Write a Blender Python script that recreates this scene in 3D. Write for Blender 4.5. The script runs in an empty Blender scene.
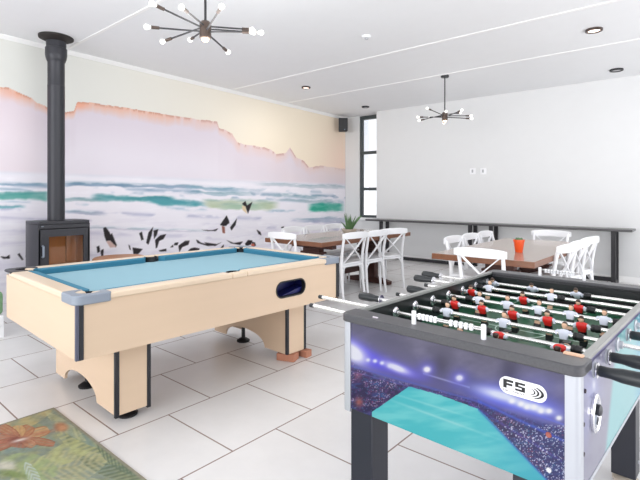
import bpy, bmesh, math, random
import numpy as np
from mathutils import Vector, Matrix
C = bpy.context.scene.collection
S = bpy.context.scene
PI = math.pi

# ------------------------------------------------------------------ camera
FOC, YAW, CY, CH = 464.0, math.radians(40.7), 195.0, 1.30
cam_d = bpy.data.cameras.new('camera')
cam = bpy.data.objects.new('camera', cam_d); C.objects.link(cam)
cam.location = (0, 0, CH); cam.rotation_euler = (PI/2, 0, YAW)
cam_d.sensor_width = 36; cam_d.lens = FOC/640*36
cam_d.shift_y = -(240-CY)/640
cam_d.clip_start = 0.02
S.camera = cam
# ------------------------------------------------------------------ world, light, exposure
w = bpy.data.worlds.new('world'); S.world = w; w.use_nodes = True
bg = w.node_tree.nodes['Background']; bg.inputs[1].default_value = 0.64
_n = w.node_tree.nodes.new; _l = w.node_tree.links.new
_tc = _n('ShaderNodeTexCoord'); _sp = _n('ShaderNodeSeparateXYZ'); _l(_tc.outputs['Generated'], _sp.inputs[0])
_mr = _n('ShaderNodeMapRange'); _mr.inputs['From Min'].default_value = -.08; _mr.inputs['From Max'].default_value = .08; _l(_sp.outputs['Z'], _mr.inputs[0])
_mx = _n('ShaderNodeMix'); _mx.data_type = 'RGBA'; _l(_mr.outputs[0], _mx.inputs['Factor'])
_mx.inputs[6].default_value = (3.4, 3.42, 3.5, 1)      # lower half brightened: added uplight to lift the ceiling
_mx.inputs[7].default_value = (1.65, 1.72, 1.85, 1)    # bright sky
_l(_mx.outputs[2], bg.inputs[0])
def area(name, loc, rot, sx, sy, power, col=(1, 1, 1)):
    l = bpy.data.lights.new(name, 'AREA'); l.shape = 'RECTANGLE'; l.size = sx; l.size_y = sy; l.energy = power; l.color = col
    o = bpy.data.objects.new(name, l); C.objects.link(o); o.location = loc; o.rotation_euler = rot
    return o
area('side_fill', (3.4, 3.6, 0.9), (0, math.radians(90), 0), 1.6, 7.0, 130, (1, .985, .96))  # added area fill on the open right side, brightens the lower far room
rd = area('rear_daylight', (-2.2, -3.0, 1.6), (math.radians(90), 0, 0), 6.5, 2.6, 100, (1, .99, .98)); rd.data.spread = math.radians(110)
S.view_settings.view_transform = 'Standard'; S.view_settings.look = 'None'
S.view_settings.exposure = -0.12; S.view_settings.gamma = 1.0; S.view_settings.use_curve_mapping = False

# ------------------------------------------------------------------ picture helpers (sRGB painted prints)
FW = (-math.sin(YAW), math.cos(YAW)); RT = (math.cos(YAW), math.sin(YAW))
def proj(x, y, z):
    d = x*FW[0]+y*FW[1]; r = x*RT[0]+y*RT[1]
    return 320+FOC*r/d, CY-FOC*(z-CH)/d
def ray(px, py):
    a = (px-320)/FOC; b = (CY-py)/FOC
    return FW[0]+RT[0]*a, FW[1]+RT[1]*a, b
def at_z(px, py, z):
    d = ray(px, py); t = (z-CH)/d[2]; return (d[0]*t, d[1]*t)
def at_x(px, py, X):
    d = ray(px, py); t = X/d[0]; return (d[1]*t, CH+d[2]*t)
def at_y(px, py, Y):
    d = ray(px, py); t = Y/d[1]; return (d[0]*t, CH+d[2]*t)
def lin(c):
    c = np.asarray(c, float)/255.0
    return np.where(c <= 0.04045, c/12.92, ((c+0.055)/1.055)**2.4)

# ------------------------------------------------------------------ materials
def pmat(name, col, rough=0.5, metal=0.0, spec=0.5, bump=0.0, bscale=40, var=0.0, vscale=6, coat=0.0, emit=None, es=0, stretch=None):
    m = bpy.data.materials.new(name); m.use_nodes = True
    nt = m.node_tree; b = nt.nodes['Principled BSDF']
    lc = tuple(lin(col))+(1,)
    b.inputs['Base Color'].default_value = lc
    b.inputs['Roughness'].default_value = rough; b.inputs['Metallic'].default_value = metal
    b.inputs['Specular IOR Level'].default_value = spec; b.inputs['Coat Weight'].default_value = coat
    tc = nt.nodes.new('ShaderNodeTexCoord'); mp = nt.nodes.new('ShaderNodeMapping')
    nt.links.new(tc.outputs['Object'], mp.inputs[0])
    if stretch: mp.inputs['Scale'].default_value = stretch
    n = nt.nodes.new('ShaderNodeTexNoise'); n.inputs['Scale'].default_value = vscale; n.inputs['Detail'].default_value = 5
    nt.links.new(mp.outputs[0], n.inputs['Vector'])
    mx = nt.nodes.new('ShaderNodeMix'); mx.data_type = 'RGBA'
    nt.links.new(n.outputs['Fac'], mx.inputs['Factor'])
    v = max(var, 0.015)
    mx.inputs[6].default_value = tuple(min(1, c*(1-v)) for c in lc[:3])+(1,)
    mx.inputs[7].default_value = tuple(min(1, c*(1+v)) for c in lc[:3])+(1,)
    nt.links.new(mx.outputs[2], b.inputs['Base Color'])
    if bump:
        n2 = nt.nodes.new('ShaderNodeTexNoise'); n2.inputs['Scale'].default_value = bscale
        nt.links.new(mp.outputs[0], n2.inputs['Vector'])
        bp = nt.nodes.new('ShaderNodeBump'); bp.inputs['Strength'].default_value = bump; bp.inputs['Distance'].default_value = 0.01
        nt.links.new(n2.outputs['Fac'], bp.inputs['Height']); nt.links.new(bp.outputs[0], b.inputs['Normal'])
    if emit:
        b.inputs['Emission Color'].default_value = tuple(lin(emit))+(1,); b.inputs['Emission Strength'].default_value = es
    return m
def vcol_mat(name, rough=0.6, coat=0.0):
    m = bpy.data.materials.new(name); m.use_nodes = True; nt = m.node_tree; b = nt.nodes['Principled BSDF']
    a = nt.nodes.new('ShaderNodeAttribute'); a.attribute_name = 'print'
    nt.links.new(a.outputs['Color'], b.inputs['Base Color'])
    b.inputs['Roughness'].default_value = rough; b.inputs['Coat Weight'].default_value = coat; b.inputs['Specular IOR Level'].default_value = 0.35
    return m
def glass_mat(name, tint=(1, 1, 1), refl=0.12):
    m = bpy.data.materials.new(name); m.use_nodes = True; nt = m.node_tree
    for n in list(nt.nodes): nt.nodes.remove(n)
    o = nt.nodes.new('ShaderNodeOutputMaterial'); mx = nt.nodes.new('ShaderNodeMixShader')
    t = nt.nodes.new('ShaderNodeBsdfTransparent'); t.inputs[0].default_value = tuple(tint)+(1,)
    g = nt.nodes.new('ShaderNodeBsdfGlossy'); g.inputs['Roughness'].default_value = 0.03
    lw = nt.nodes.new('ShaderNodeFresnel'); lw.inputs[0].default_value = 1.3 if refl < .1 else 1.45
    nt.links.new(lw.outputs[0], mx.inputs[0]); nt.links.new(t.outputs[0], mx.inputs[1]); nt.links.new(g.outputs[0], mx.inputs[2])
    nt.links.new(mx.outputs[0], o.inputs[0])
    return m
def tile_mat():
    m = bpy.data.materials.new('floor_tiles'); m.use_nodes = True; nt = m.node_tree; b = nt.nodes['Principled BSDF']
    N = nt.nodes.new; L = nt.links.new
    g = N('ShaderNodeNewGeometry'); sp = N('ShaderNodeSeparateXYZ'); L(g.outputs['Position'], sp.inputs[0])
    ax = N('ShaderNodeMath'); ax.operation = 'ADD'; ax.inputs[1].default_value = 2.47+12.0; L(sp.outputs['X'], ax.inputs[0])
    ay = N('ShaderNodeMath'); ay.operation = 'ADD'; ay.inputs[1].default_value = -1.496+12.0+TILE_SHIFT; L(sp.outputs['Y'], ay.inputs[0])
    cb = N('ShaderNodeCombineXYZ'); L(ay.outputs[0], cb.inputs[0]); L(ax.outputs[0], cb.inputs[1])
    br = N('ShaderNodeTexBrick'); L(cb.outputs[0], br.inputs['Vector'])
    br.offset = 0.5; br.offset_frequency = 2; br.inputs['Scale'].default_value = 1
    br.inputs['Brick Width'].default_value = 0.6; br.inputs['Row Height'].default_value = 0.6
    br.inputs['Mortar Size'].default_value = 0.005; br.inputs['Mortar Smooth'].default_value = 0.3
    br.inputs['Color1'].default_value = tuple(lin((226, 225, 225)))+(1,)
    br.inputs['Color2'].default_value = tuple(lin((220, 219, 219)))+(1,)
    br.inputs['Mortar'].default_value = tuple(lin((138, 118, 112)))+(1,)
    n = N('ShaderNodeTexNoise'); n.inputs['Scale'].default_value = 2.2; n.inputs['Detail'].default_value = 8; n.inputs['Roughness'].default_value = .6
    L(g.outputs['Position'], n.inputs['Vector'])
    mr = N('ShaderNodeMapRange'); mr.inputs['From Min'].default_value = .3; mr.inputs['From Max'].default_value = .7
    mr.inputs['To Min'].default_value = .93; mr.inputs['To Max'].default_value = 1.04; L(n.outputs['Fac'], mr.inputs[0])
    mx = N('ShaderNodeMix'); mx.data_type = 'RGBA'; mx.blend_type = 'MULTIPLY'; mx.inputs['Factor'].default_value = 1
    L(br.outputs['Color'], mx.inputs[6]); L(mr.outputs[0], mx.inputs[7]); L(mx.outputs[2], b.inputs['Base Color'])
    mr2 = N('ShaderNodeMapRange'); mr2.inputs['To Min'].default_value = .28; mr2.inputs['To Max'].default_value = .7
    L(br.outputs['Fac'], mr2.inputs[0]); L(mr2.outputs[0], b.inputs['Roughness'])
    bp = N('ShaderNodeBump'); bp.invert = True; bp.inputs['Strength'].default_value = .35; bp.inputs['Distance'].default_value = .004
    L(br.outputs['Fac'], bp.inputs['Height']); L(bp.outputs[0], b.inputs['Normal'])
    return m
TILE_SHIFT = 0.3
M = {}
M['wall'] = pmat('white_plaster', (221, 222, 223), .85, bump=.05, bscale=60)
M['wall_lav'] = pmat('white_plaster_side', (224, 225, 226), .85)
M['ceiling'] = pmat('ceiling_board', (233, 234, 236), .8)
M['cornice'] = pmat('cornice_paint', (240, 240, 240), .6)
M['frame'] = pmat('grey_aluminium', (66, 74, 76), .45)
M['maple'] = pmat('pale_maple', (216, 191, 165), .38, var=.035, vscale=3, stretch=(1, .25, 6), spec=.35)
M['maple_top'] = pmat('pale_maple_rail', (222, 201, 176), .3, var=.03, vscale=3, stretch=(4, .6, 1))
M['dark_edge'] = pmat('black_edge_trim', (24, 26, 34), .4)
M['cap'] = pmat('grey_plastic_cap', (134, 143, 156), .38)
M['post'] = pmat('slate_grey_post', (84, 86, 104), .4)
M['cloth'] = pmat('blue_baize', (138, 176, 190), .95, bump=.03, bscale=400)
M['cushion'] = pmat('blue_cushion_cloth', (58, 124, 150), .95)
M['black'] = pmat('black_rubber', (22, 22, 25), .5)
M['blackmetal'] = pmat('black_powdercoat', (34, 34, 38), .4)
M['blue_in'] = pmat('deep_blue_plastic', (22, 28, 92), .35)
M['brick'] = pmat('red_brick', (178, 122, 98), .9, var=.12, vscale=30, bump=.3)
M['stove'] = pmat('charcoal_steel', (50, 51, 57), .42, metal=.25, bump=.02, bscale=300)
M['stove_in'] = pmat('firebrick', (205, 152, 106), .9, var=.18, vscale=9, stretch=(1, 1, .3))
M['stove_dark'] = pmat('soot_black_steel', (36, 30, 28), .7)
M['white'] = pmat('white_paint', (238, 239, 242), .35)
M['wood'] = pmat('brown_table_wood', (122, 78, 54), .33, var=.22, vscale=5, stretch=(5, .5, 5), coat=.1)
M['wood_top_sheen'] = pmat('brown_table_wood_top_sheen', (156, 136, 122), .26, var=.12, vscale=5, stretch=(5, .4, 5), coat=.35)  # greyed and lightened: reflection of the white wall put into the colour
M['darkwood'] = pmat('dark_red_wood', (72, 38, 30), .5, var=.2, vscale=5)
M['counter'] = pmat('dark_counter', (74, 73, 75), .3)
M['orange'] = pmat('orange_glaze', (232, 84, 28), .35)
M['green'] = pmat('succulent_green', (86, 120, 78), .5, var=.25, vscale=20)
M['soil'] = pmat('potting_soil', (70, 55, 42), .95, bump=.4, bscale=90)
M['clay'] = pmat('stone_bowl', (196, 186, 172), .8, var=.06)
M['rattan'] = pmat('honey_wood', (186, 124, 76), .45, var=.15, vscale=8, stretch=(1, 6, 1))
M['chrome'] = pmat('chrome', (226, 226, 230), .16, metal=.9)
M['rod'] = pmat('satin_steel_rod', (232, 231, 229), .22, metal=.75)
M['rim'] = pmat('graphite_rim', (70, 70, 74), .34, var=.3, vscale=140)
M['rim_light'] = pmat('light_grey_rail_edge', (150, 150, 148), .4)
M['inner'] = pmat('black_green_inner_wall', (12, 20, 22), .35)
M['field'] = pmat('green_playfield', (20, 84, 56), .32, var=.06, vscale=8)
M['field_line'] = pmat('white_field_line', (205, 225, 215), .4)
M['leg'] = pmat('blue_black_leg', (36, 38, 48), .38)
M['alu'] = pmat('silver_corner_trim', (184, 187, 194), .35, metal=.4)
M['grip'] = pmat('dark_grip', (30, 35, 39), .38)
M['skin'] = pmat('figure_skin', (232, 190, 160), .5)
M['hair'] = pmat('figure_hair', (60, 42, 34), .5)
M['shirt_w'] = pmat('figure_white_shirt', (222, 226, 240), .45)
M['shirt_r'] = pmat('figure_red_shirt', (222, 38, 34), .4)
M['shorts'] = pmat('figure_black_shorts', (20, 24, 26), .45)
M['bulb'] = pmat('lit_white_bulb', (255, 253, 250), .2, emit=(255, 250, 244), es=.7)
M['bulb_lit'] = pmat('lit_filament', (255, 226, 190), .5, emit=(255, 214, 168), es=9)
M['lamp_lit'] = pmat('lit_lamp_face', (255, 240, 225), .5, emit=(255, 228, 214), es=3.0)
M['lamp_off'] = pmat('unlit_lamp_face', (200, 200, 200), .3)
M['brass'] = pmat('aged_brass_socket', (86, 74, 68), .35, metal=.6)
M['glass'] = glass_mat('window_glass')
M['stoveglass'] = glass_mat('stove_glass', (.93, .87, .8), .05)
M['outside'] = pmat('sunlit_white_wall_outside', (250, 250, 250), .9, emit=(255, 255, 255), es=0.0)
M['socketgrey'] = pmat('socket_insert', (170, 172, 176), .4)
M['black_logo'] = pmat('black_ink', (15, 15, 18), .5)
M['screw'] = pmat('dark_screw', (56, 44, 54), .4, metal=.3)
M['redscrew'] = pmat('rusty_screw', (150, 80, 70), .5)
M['green_fabric'] = pmat('green_leaf_fabric', (120, 160, 120), .9, var=.35, vscale=18)
M['strip'] = pmat('pale_strip', (224, 216, 226), .4)

# ------------------------------------------------------------------ mesh helpers
class MB:
    def __init__(s): s.bm = bmesh.new(); s.mi = 0
    def _f(s, vs):
        try:
            f = s.bm.faces.new(vs); f.material_index = s.mi; return f
        except ValueError: return None
    def box(s, c, d, rz=0, mat=None):
        hx, hy, hz = d[0]/2, d[1]/2, d[2]/2
        R = mat if mat is not None else Matrix.Rotation(rz, 4, 'Z')
        vs = [s.bm.verts.new(Vector(c)+(R @ Vector((x*hx, y*hy, z*hz)))) for z in (-1, 1) for y in (-1, 1) for x in (-1, 1)]
        for q in ((0, 2, 3, 1), (4, 5, 7, 6), (0, 1, 5, 4), (2, 6, 7, 3), (0, 4, 6, 2), (1, 3, 7, 5)): s._f([vs[i] for i in q])
        return s
    def b2(s, x0, x1, y0, y1, z0, z1): return s.box(((x0+x1)/2, (y0+y1)/2, (z0+z1)/2), (abs(x1-x0), abs(y1-y0), abs(z1-z0)))
    def tube(s, pts, rad, n=10, flat=None, cap=True, up=None):
        pts = [Vector(p) for p in pts]; rr = rad if isinstance(rad, (list, tuple)) else [rad]*len(pts)
        rings = []; prev = None
        for i, p in enumerate(pts):
            if i == 0: t = pts[1]-pts[0]
            elif i == len(pts)-1: t = pts[-1]-pts[-2]
            else: t = (pts[i+1]-pts[i-1])
            t.normalize()
            if prev is None:
                a = Vector(up) if up else (Vector((0, 0, 1)) if abs(t.z) < .9 else Vector((1, 0, 0)))
                u = (a - t*a.dot(t)).normalized()
            else:
                u = (prev - t*prev.dot(t)).normalized()
            prev = u; v = t.cross(u)
            fl = flat if flat else 1.0
            rings.append([s.bm.verts.new(p+(u*math.cos(2*PI*k/n)*rr[i]+v*math.sin(2*PI*k/n)*rr[i]*fl)) for k in range(n)])
        for a, b in zip(rings, rings[1:]):
            for k in range(n): s._f([a[k], a[(k+1) % n], b[(k+1) % n], b[k]])
        if cap: s._f(rings[0][::-1]); s._f(rings[-1])
        return s
    def ribbon(s, pts, w, t, side):
        # flat bar following pts: w across 'side' direction, t thick
        pts = [Vector(p) for p in pts]; rings = []
        sd = Vector(side).normalized()
        for i, p in enumerate(pts):
            tg = (pts[min(i+1, len(pts)-1)]-pts[max(i-1, 0)]).normalized()
            ss = (sd-tg*sd.dot(tg)).normalized(); nn = tg.cross(ss)
            ww = w[i] if isinstance(w, (list, tuple)) else w
            rings.append([s.bm.verts.new(p+ss*(a*ww/2)+nn*(b*t/2)) for a, b in ((-1, -1), (1, -1), (1, 1), (-1, 1))])
        for a, b in zip(rings, rings[1:]):
            for k in range(4): s._f([a[k], a[(k+1) % 4], b[(k+1) % 4], b[k]])
        s._f(rings[0][::-1]); s._f(rings[-1]); return s
    def lathe(s, prof, c=(0, 0, 0), n=24, axis='Z', closed=False):
        rings = []; c = Vector(c)
        for r, h in prof:
            if r <= 1e-6: r = 1e-5
            ring = []
            for k in range(n):
                a = 2*PI*k/n; x, y = r*math.cos(a), r*math.sin(a)
                v = Vector((x, y, h)) if axis == 'Z' else (Vector((h, x, y)) if axis == 'X' else Vector((x, h, -y)))
                ring.append(s.bm.verts.new(c+v))
            rings.append(ring)
        for a, b in zip(rings, rings[1:]):
            for k in range(n): s._f([a[k], a[(k+1) % n], b[(k+1) % n], b[k]])
        s._f(rings[0][::-1]); s._f(rings[-1]); return s
    def prism(s, poly, h0, h1, axis='Z'):
        def mk(u, v, h): return Vector((u, v, h)) if axis == 'Z' else (Vector((h, u, v)) if axis == 'X' else Vector((u, h, v)))
        a = [s.bm.verts.new(mk(u, v, h0)) for u, v in poly]; b = [s.bm.verts.new(mk(u, v, h1)) for u, v in poly]
        n = len(poly)
        for i in range(n): s._f([a[i], a[(i+1) % n], b[(i+1) % n], b[i]])
        s._f(a[::-1]); s._f(b); return s
    def obj(s, name, mats, parent=None, loc=(0, 0, 0), rot=(0, 0, 0), bevel=0, smooth=True, segs=2, sub=0):
        bm = s.bm
        bmesh.ops.recalc_face_normals(bm, faces=bm.faces[:])
        me = bpy.data.meshes.new(name); bm.to_mesh(me); bm.free()
        for m in (mats if isinstance(mats, (list, tuple)) else [mats]): me.materials.append(m)
        o = bpy.data.objects.new(name, me); C.objects.link(o); o.location = loc; o.rotation_euler = rot
        if parent: o.parent = parent
        if bevel:
            b = o.modifiers.new('bevel', 'BEVEL'); b.width = bevel; b.segments = segs; b.limit_method = 'ANGLE'; b.angle_limit = math.radians(35)
        if sub:
            q = o.modifiers.new('sub', 'SUBSURF'); q.levels = sub; q.render_levels = sub
        if smooth:
            for p in me.polygons: p.use_smooth = True
            me.set_sharp_from_angle(angle=math.radians(38))
        return o
def tag(o, label=None, cat=None, group=None, kind=None):
    if label: o['label'] = label
    if cat: o['category'] = cat
    if group: o['group'] = group
    if kind: o['kind'] = kind
    return o
def thing(name, label, cat, loc=(0, 0, 0), rz=0, group=None):
    o = bpy.data.objects.new(name, None); C.objects.link(o); o.location = loc; o.rotation_euler = (0, 0, rz); o.empty_display_size = .1
    return tag(o, label, cat, group)
def dup(root, loc, rz, label, group=None):
    r = root.copy(); C.objects.link(r); r.location = loc; r.rotation_euler = (0, 0, rz); r['label'] = label
    if group: r['group'] = group
    for ch in list(root.children):
        c = ch.copy(); C.objects.link(c); c.parent = r
        for g in list(ch.children):
            d = g.copy(); C.objects.link(d); d.parent = c
    return r
def struct(name, mb, m, **k):
    return tag(mb.obj(name, m, **k), kind='structure')
def print_grid(name, origin, eu, ev, nu, nv, colfn, mat, parent=None, mask=None, thick=None):
    """a printed sheet: grid of points origin + u*eu + v*ev, colour per point from colfn(world xyz arrays)"""
    U, V = np.meshgrid(np.linspace(0, 1, nu), np.linspace(0, 1, nv))
    P = np.array(origin)[None, None]+U[..., None]*np.array(eu)+V[..., None]*np.array(ev)
    if parent is not None:
        mw = np.array(Matrix.Translation(parent.location) @ Matrix.Rotation(parent.rotation_euler.z, 4, 'Z'))
        Wd = P @ mw[:3, :3].T+mw[:3, 3]
    else: Wd = P
    col = colfn(Wd[..., 0], Wd[..., 1], Wd[..., 2])
    col = np.clip(lin(col), 0, 1)
    idx = np.arange(nu*nv).reshape(nv, nu)
    F = np.stack([idx[:-1, :-1], idx[:-1, 1:], idx[1:, 1:], idx[1:, :-1]], -1).reshape(-1, 4)
    me = bpy.data.meshes.new(name); me.from_pydata(P.reshape(-1, 3).tolist(), [], F.tolist())
    a = me.color_attributes.new('print', 'FLOAT_COLOR', 'POINT')
    a.data.foreach_set('color', np.concatenate([col.reshape(-1, 3), np.ones((nu*nv, 1))], 1).astype(np.float32).ravel())
    me.materials.append(mat)
    o = bpy.data.objects.new(name, me); C.objects.link(o)
    if parent is not None: o.parent = parent
    return o

# painter utilities
def hash2(i, j, s=0):
    h = np.sin(i*127.1+j*311.7+s*74.7)*43758.5453
    return h-np.floor(h)
def vnoise(x, y, s=0):
    i, j = np.floor(x), np.floor(y); fx, fy = x-i, y-j
    fx = fx*fx*(3-2*fx); fy = fy*fy*(3-2*fy)
    return (hash2(i, j, s)*(1-fx)+hash2(i+1, j, s)*fx)*(1-fy)+(hash2(i, j+1, s)*(1-fx)+hash2(i+1, j+1, s)*fx)*fy
def fbm(x, y, s=0, o=4):
    r = 0; a = .5; t = 0
    for k in range(o):
        r = r+a*vnoise(x*2**k, y*2**k, s+k); t += a; a *= .5
    return r/t
def sm(a, b, x):
    t = np.clip((x-a)/(b-a), 0, 1); return t*t*(3-2*t)
def mixc(c, k, col): return c*(1-k[..., None])+np.array(col, float)*k[..., None]
def blob(X, Y, cx, cy, rx, ry, ang=0, p=1.0):
    a = math.radians(ang); dx, dy = X-cx, Y-cy
    u = dx*math.cos(a)+dy*math.sin(a); v = -dx*math.sin(a)+dy*math.cos(a)
    return np.exp(-((u/rx)**2+(v/ry)**2)**p)
def poly_mask(X, Y, pts):
    ins = np.zeros(X.shape, bool); n = len(pts)
    for i in range(n):
        (x0, y0), (x1, y1) = pts[i], pts[(i+1) % n]
        c = ((y0 > Y) != (y1 > Y)) & (X < (x1-x0)*(Y-y0)/((y1-y0) if y1 != y0 else 1e-9)+x0)
        ins ^= c
    return ins

# ------------------------------------------------------------------ the room
XM = -6.47        # mural wall
YB = 8.20         # back wall
YR = 8.42         # recessed wall with the window
def ceil_z(y): return 3.246-0.0227*y
XS = at_y(376.5, 180, YB)[0]          # edge of the back wall step
XR, YF = 2.6, -2.6
struct('floor', MB().b2(XM-.2, XR, YF, YR+.3, -.12, 0), tile_mat(), smooth=False)
mb = MB()
mb.prism([(YF, ceil_z(YF)), (YR+.3, ceil_z(YR+.3)), (YR+.3, ceil_z(YR+.3)+.15), (YF, ceil_z(YF)+.15)], XM-.2, XR, 'X')
struct('ceiling', mb, M['ceiling'], smooth=False)
for i, (p, q) in enumerate((((75, 45), (162, 0)), ((320, 69), (620, 0)), ((320, 96), (640, 40)))):
    ys = []
    for pp in (p, q):
        y = 4.
        for _ in range(20): y = at_z(pp[0], pp[1], ceil_z(y))[1]
        ys.append(y)
    yb = sum(ys)/2
    mb = MB(); mb.b2(XM, XR, yb-.02, yb+.02, ceil_z(yb)-.008, ceil_z(yb)+.006)
    struct('trim_%d' % (i+1), mb, M['cornice'], smooth=False)
mb = MB(); mb.b2(XS, XR, YB, YR+.3, 0, 3.3)
struct('wall_back', mb, M['wall'], smooth=False)
# recessed wall around the window
wx0, wz1 = at_y(359.5, 116.5, YR); wz0 = at_y(368, 217.5, YR)[1]; wx1 = XS+.35
mb = MB(); mb.b2(XM-.2, wx0, YR, YR+.15, 0, 3.3); mb.b2(wx0, wx1, YR, YR+.15, 0, wz0); mb.b2(wx0, wx1, YR, YR+.15, wz1, 3.3)
struct('wall_recess', mb, M['wall'], smooth=False)
# window frame
mb = MB(); f = .05
mb.b2(wx0, wx0+f*1.1, YR+.02, YR+.1, wz0, wz1); mb.b2(wx1-f, wx1, YR+.02, YR+.1, wz0, wz1)
for zz in (wz0+.02, wz1-.05, at_y(368, 152.5, YR)[1], at_y(368, 189, YR)[1]):
    mb.b2(wx0, wx1, YR+.015, YR+.1, zz-.032, zz+.032 if zz < 2.9 else zz+.05)
wf = struct('window_1', mb, M['frame'], bevel=.004)
mb = MB(); mb.b2(wx0+.03, wx1-.03, YR+.055, YR+.061, wz0+.03, wz1-.03); mb.obj('window_glass', M['glass'], wf, smooth=False)
mb = MB(); mb.b2(wx0-.02, XS, YR-.06, YR+.02, wz0-.05, wz0-.015); struct('trim_sill', mb, M['cornice'])
mb = MB(); mb.b2(XS, XR, YB-.012, YB, 0, .09); struct('baseboard_back', mb, M['cornice'], bevel=.003)
# bright garden wall outside the window
tag(MB().b2(-7.2, -3.6, 10.4, 10.6, -.1, 3.6).obj('garden_wall', M['outside'], smooth=False), 'sunlit white wall outside the tall narrow window', 'wall')
# cornice along mural wall and back walls
def cornice(name, x0, y0, x1, y1):
    mb = MB()
    d = Vector((x1-x0, y1-y0, 0)); L = d.length; d.normalize(); n = Vector((-d.y, d.x, 0))
    for (px, py) in ((0, 0),): pass
    pa = [(x0, y0), (x1, y1)]
    rings = []
    for (x, y) in pa:
        z = ceil_z(y)
        rings.append([mb.bm.verts.new(Vector((x, y, z))+n*a+Vector((0, 0, b))) for a, b in ((-.01, .02), (-.01, -.05), (.012, -.05), (.045, -.012), (.045, .02))])
    for k in range(5): mb._f([rings[0][k], rings[0][(k+1) % 5], rings[1][(k+1) % 5], rings[1][k]])
    mb._f(rings[0][::-1]); mb._f(rings[1]); return mb
struct('trim_cornice', cornice('c', XM, YR, XM, YF), M['cornice'], smooth=False)

# ------------------------------------------------------------------ the mural
ridge = [(-250, 60), (-120, 70), (-40, 82), (0, 87), (8, 88), (20, 93), (32, 98), (37, 103), (47, 107), (56, 110), (66, 112.5), (74, 111), (75.5, 107), (77, 102), (90, 102.5), (100, 104), (120, 107),
         (145, 111), (170, 115), (195, 119), (217, 121.5), (219, 128), (226, 130), (232, 134), (237, 142), (246, 145), (262, 147), (270, 149), (276, 154), (286, 153), (290, 147), (293, 152), (296, 157), (304, 161),
         (309, 167), (320, 166), (332, 167), (346, 169)]
birds = []      # (polygon, colour)
K, Wt, Gy, Or = (38, 32, 36), (240, 238, 246), (120, 112, 118), (206, 176, 168)
def sx(c, ox, oy, s): return [(ox+x/s, oy+y/s) for x, y in c]
# traced wings (crop coordinates of close-ups turned to wall positions)
A = lambda *c: birds.append((sx(c, 110, 165, 5.333), K))
A((155, 365), (170, 355), (180, 400), (168, 398)); A((193, 415), (205, 360), (230, 330), (222, 375), (205, 425)); A((235, 395), (232, 350), (258, 342), (250, 372))
A((240, 400), (268, 375), (300, 368), (285, 395), (262, 405), (252, 440), (245, 445)); A((120, 440), (175, 448), (150, 475), (125, 475)); A((98, 425), (106, 430), (112, 455), (104, 450))
A((260, 455), (300, 446), (300, 460), (265, 462)); A((345, 415), (365, 412), (360, 428), (340, 428)); A((365, 430), (400, 405), (425, 403), (418, 425), (385, 438), (370, 465)); A((398, 475), (430, 445), (450, 440), (478, 445), (470, 468))
A((320, 440), (335, 425), (338, 438)); A((458, 398), (470, 402), (485, 415), (468, 414)); A((500, 412), (570, 422), (600, 410), (560, 432), (520, 424)); A((580, 452), (605, 425), (607, 435), (590, 458))
A((600, 310), (622, 270), (636, 300), (620, 325), (604, 322)); birds.append((sx([(596, 325), (612, 330), (614, 365), (600, 362)], 110, 165, 5.333), (150, 95, 80)))
A((485, 346), (545, 348), (578, 338), (565, 352), (520, 352)); A((-4, 385), (10, 362), (36, 428), (30, 440), (6, 410))
A2 = lambda col, *c: birds.append((sx(c, 180, 150, 4), col))
A2(K, (200, 310), (228, 273), (222, 300), (206, 322)); A2(K, (248, 215), (262, 204), (268, 222), (290, 207), (272, 255), (262, 228)); A2((225, 205, 170), (247, 222), (262, 225), (268, 255), (250, 240))
A2(K, (160, 300), (186, 262), (198, 292), (176, 305)); A2(K, (65, 358), (75, 368), (100, 375), (128, 376), (150, 382), (110, 384), (70, 372)); A2(K, (185, 360), (215, 372), (252, 366), (240, 380), (205, 374))
A2(K, (260, 375), (272, 360), (290, 362), (284, 378), (264, 385)); A2(K, (286, 366), (300, 370), (304, 382), (292, 388)); A2((190, 100, 80), (283, 378), (296, 372), (300, 384), (288, 388)); A2(K, (306, 318), (322, 328), (326, 342), (314, 336)); A2(K, (404, 308), (416, 306), (412, 325)); A2(K, (160, 402), (176, 376), (170, 398))
A3 = lambda col, *c: birds.append((sx(c, 0, 150, 3.2), col))
A3(K, (330, 250), (338, 246), (350, 262), (362, 288), (374, 305), (352, 290), (340, 292), (334, 275)); A3(K, (309, 310), (318, 306), (320, 325), (312, 330)); A3(K, (322, 322), (332, 316), (330, 340), (324, 342))
A3(K, (0, 340), (20, 342), (30, 335), (32, 348), (10, 348)); A3(K, (56, 334), (62, 330), (76, 352), (70, 352)); A3(K, (82, 338), (88, 335), (88, 350)); A3(K, (448, 263), (457, 285), (452, 290)); 
A3(Or, (340, 292), (352, 290), (374, 310), (352, 312))
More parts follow.
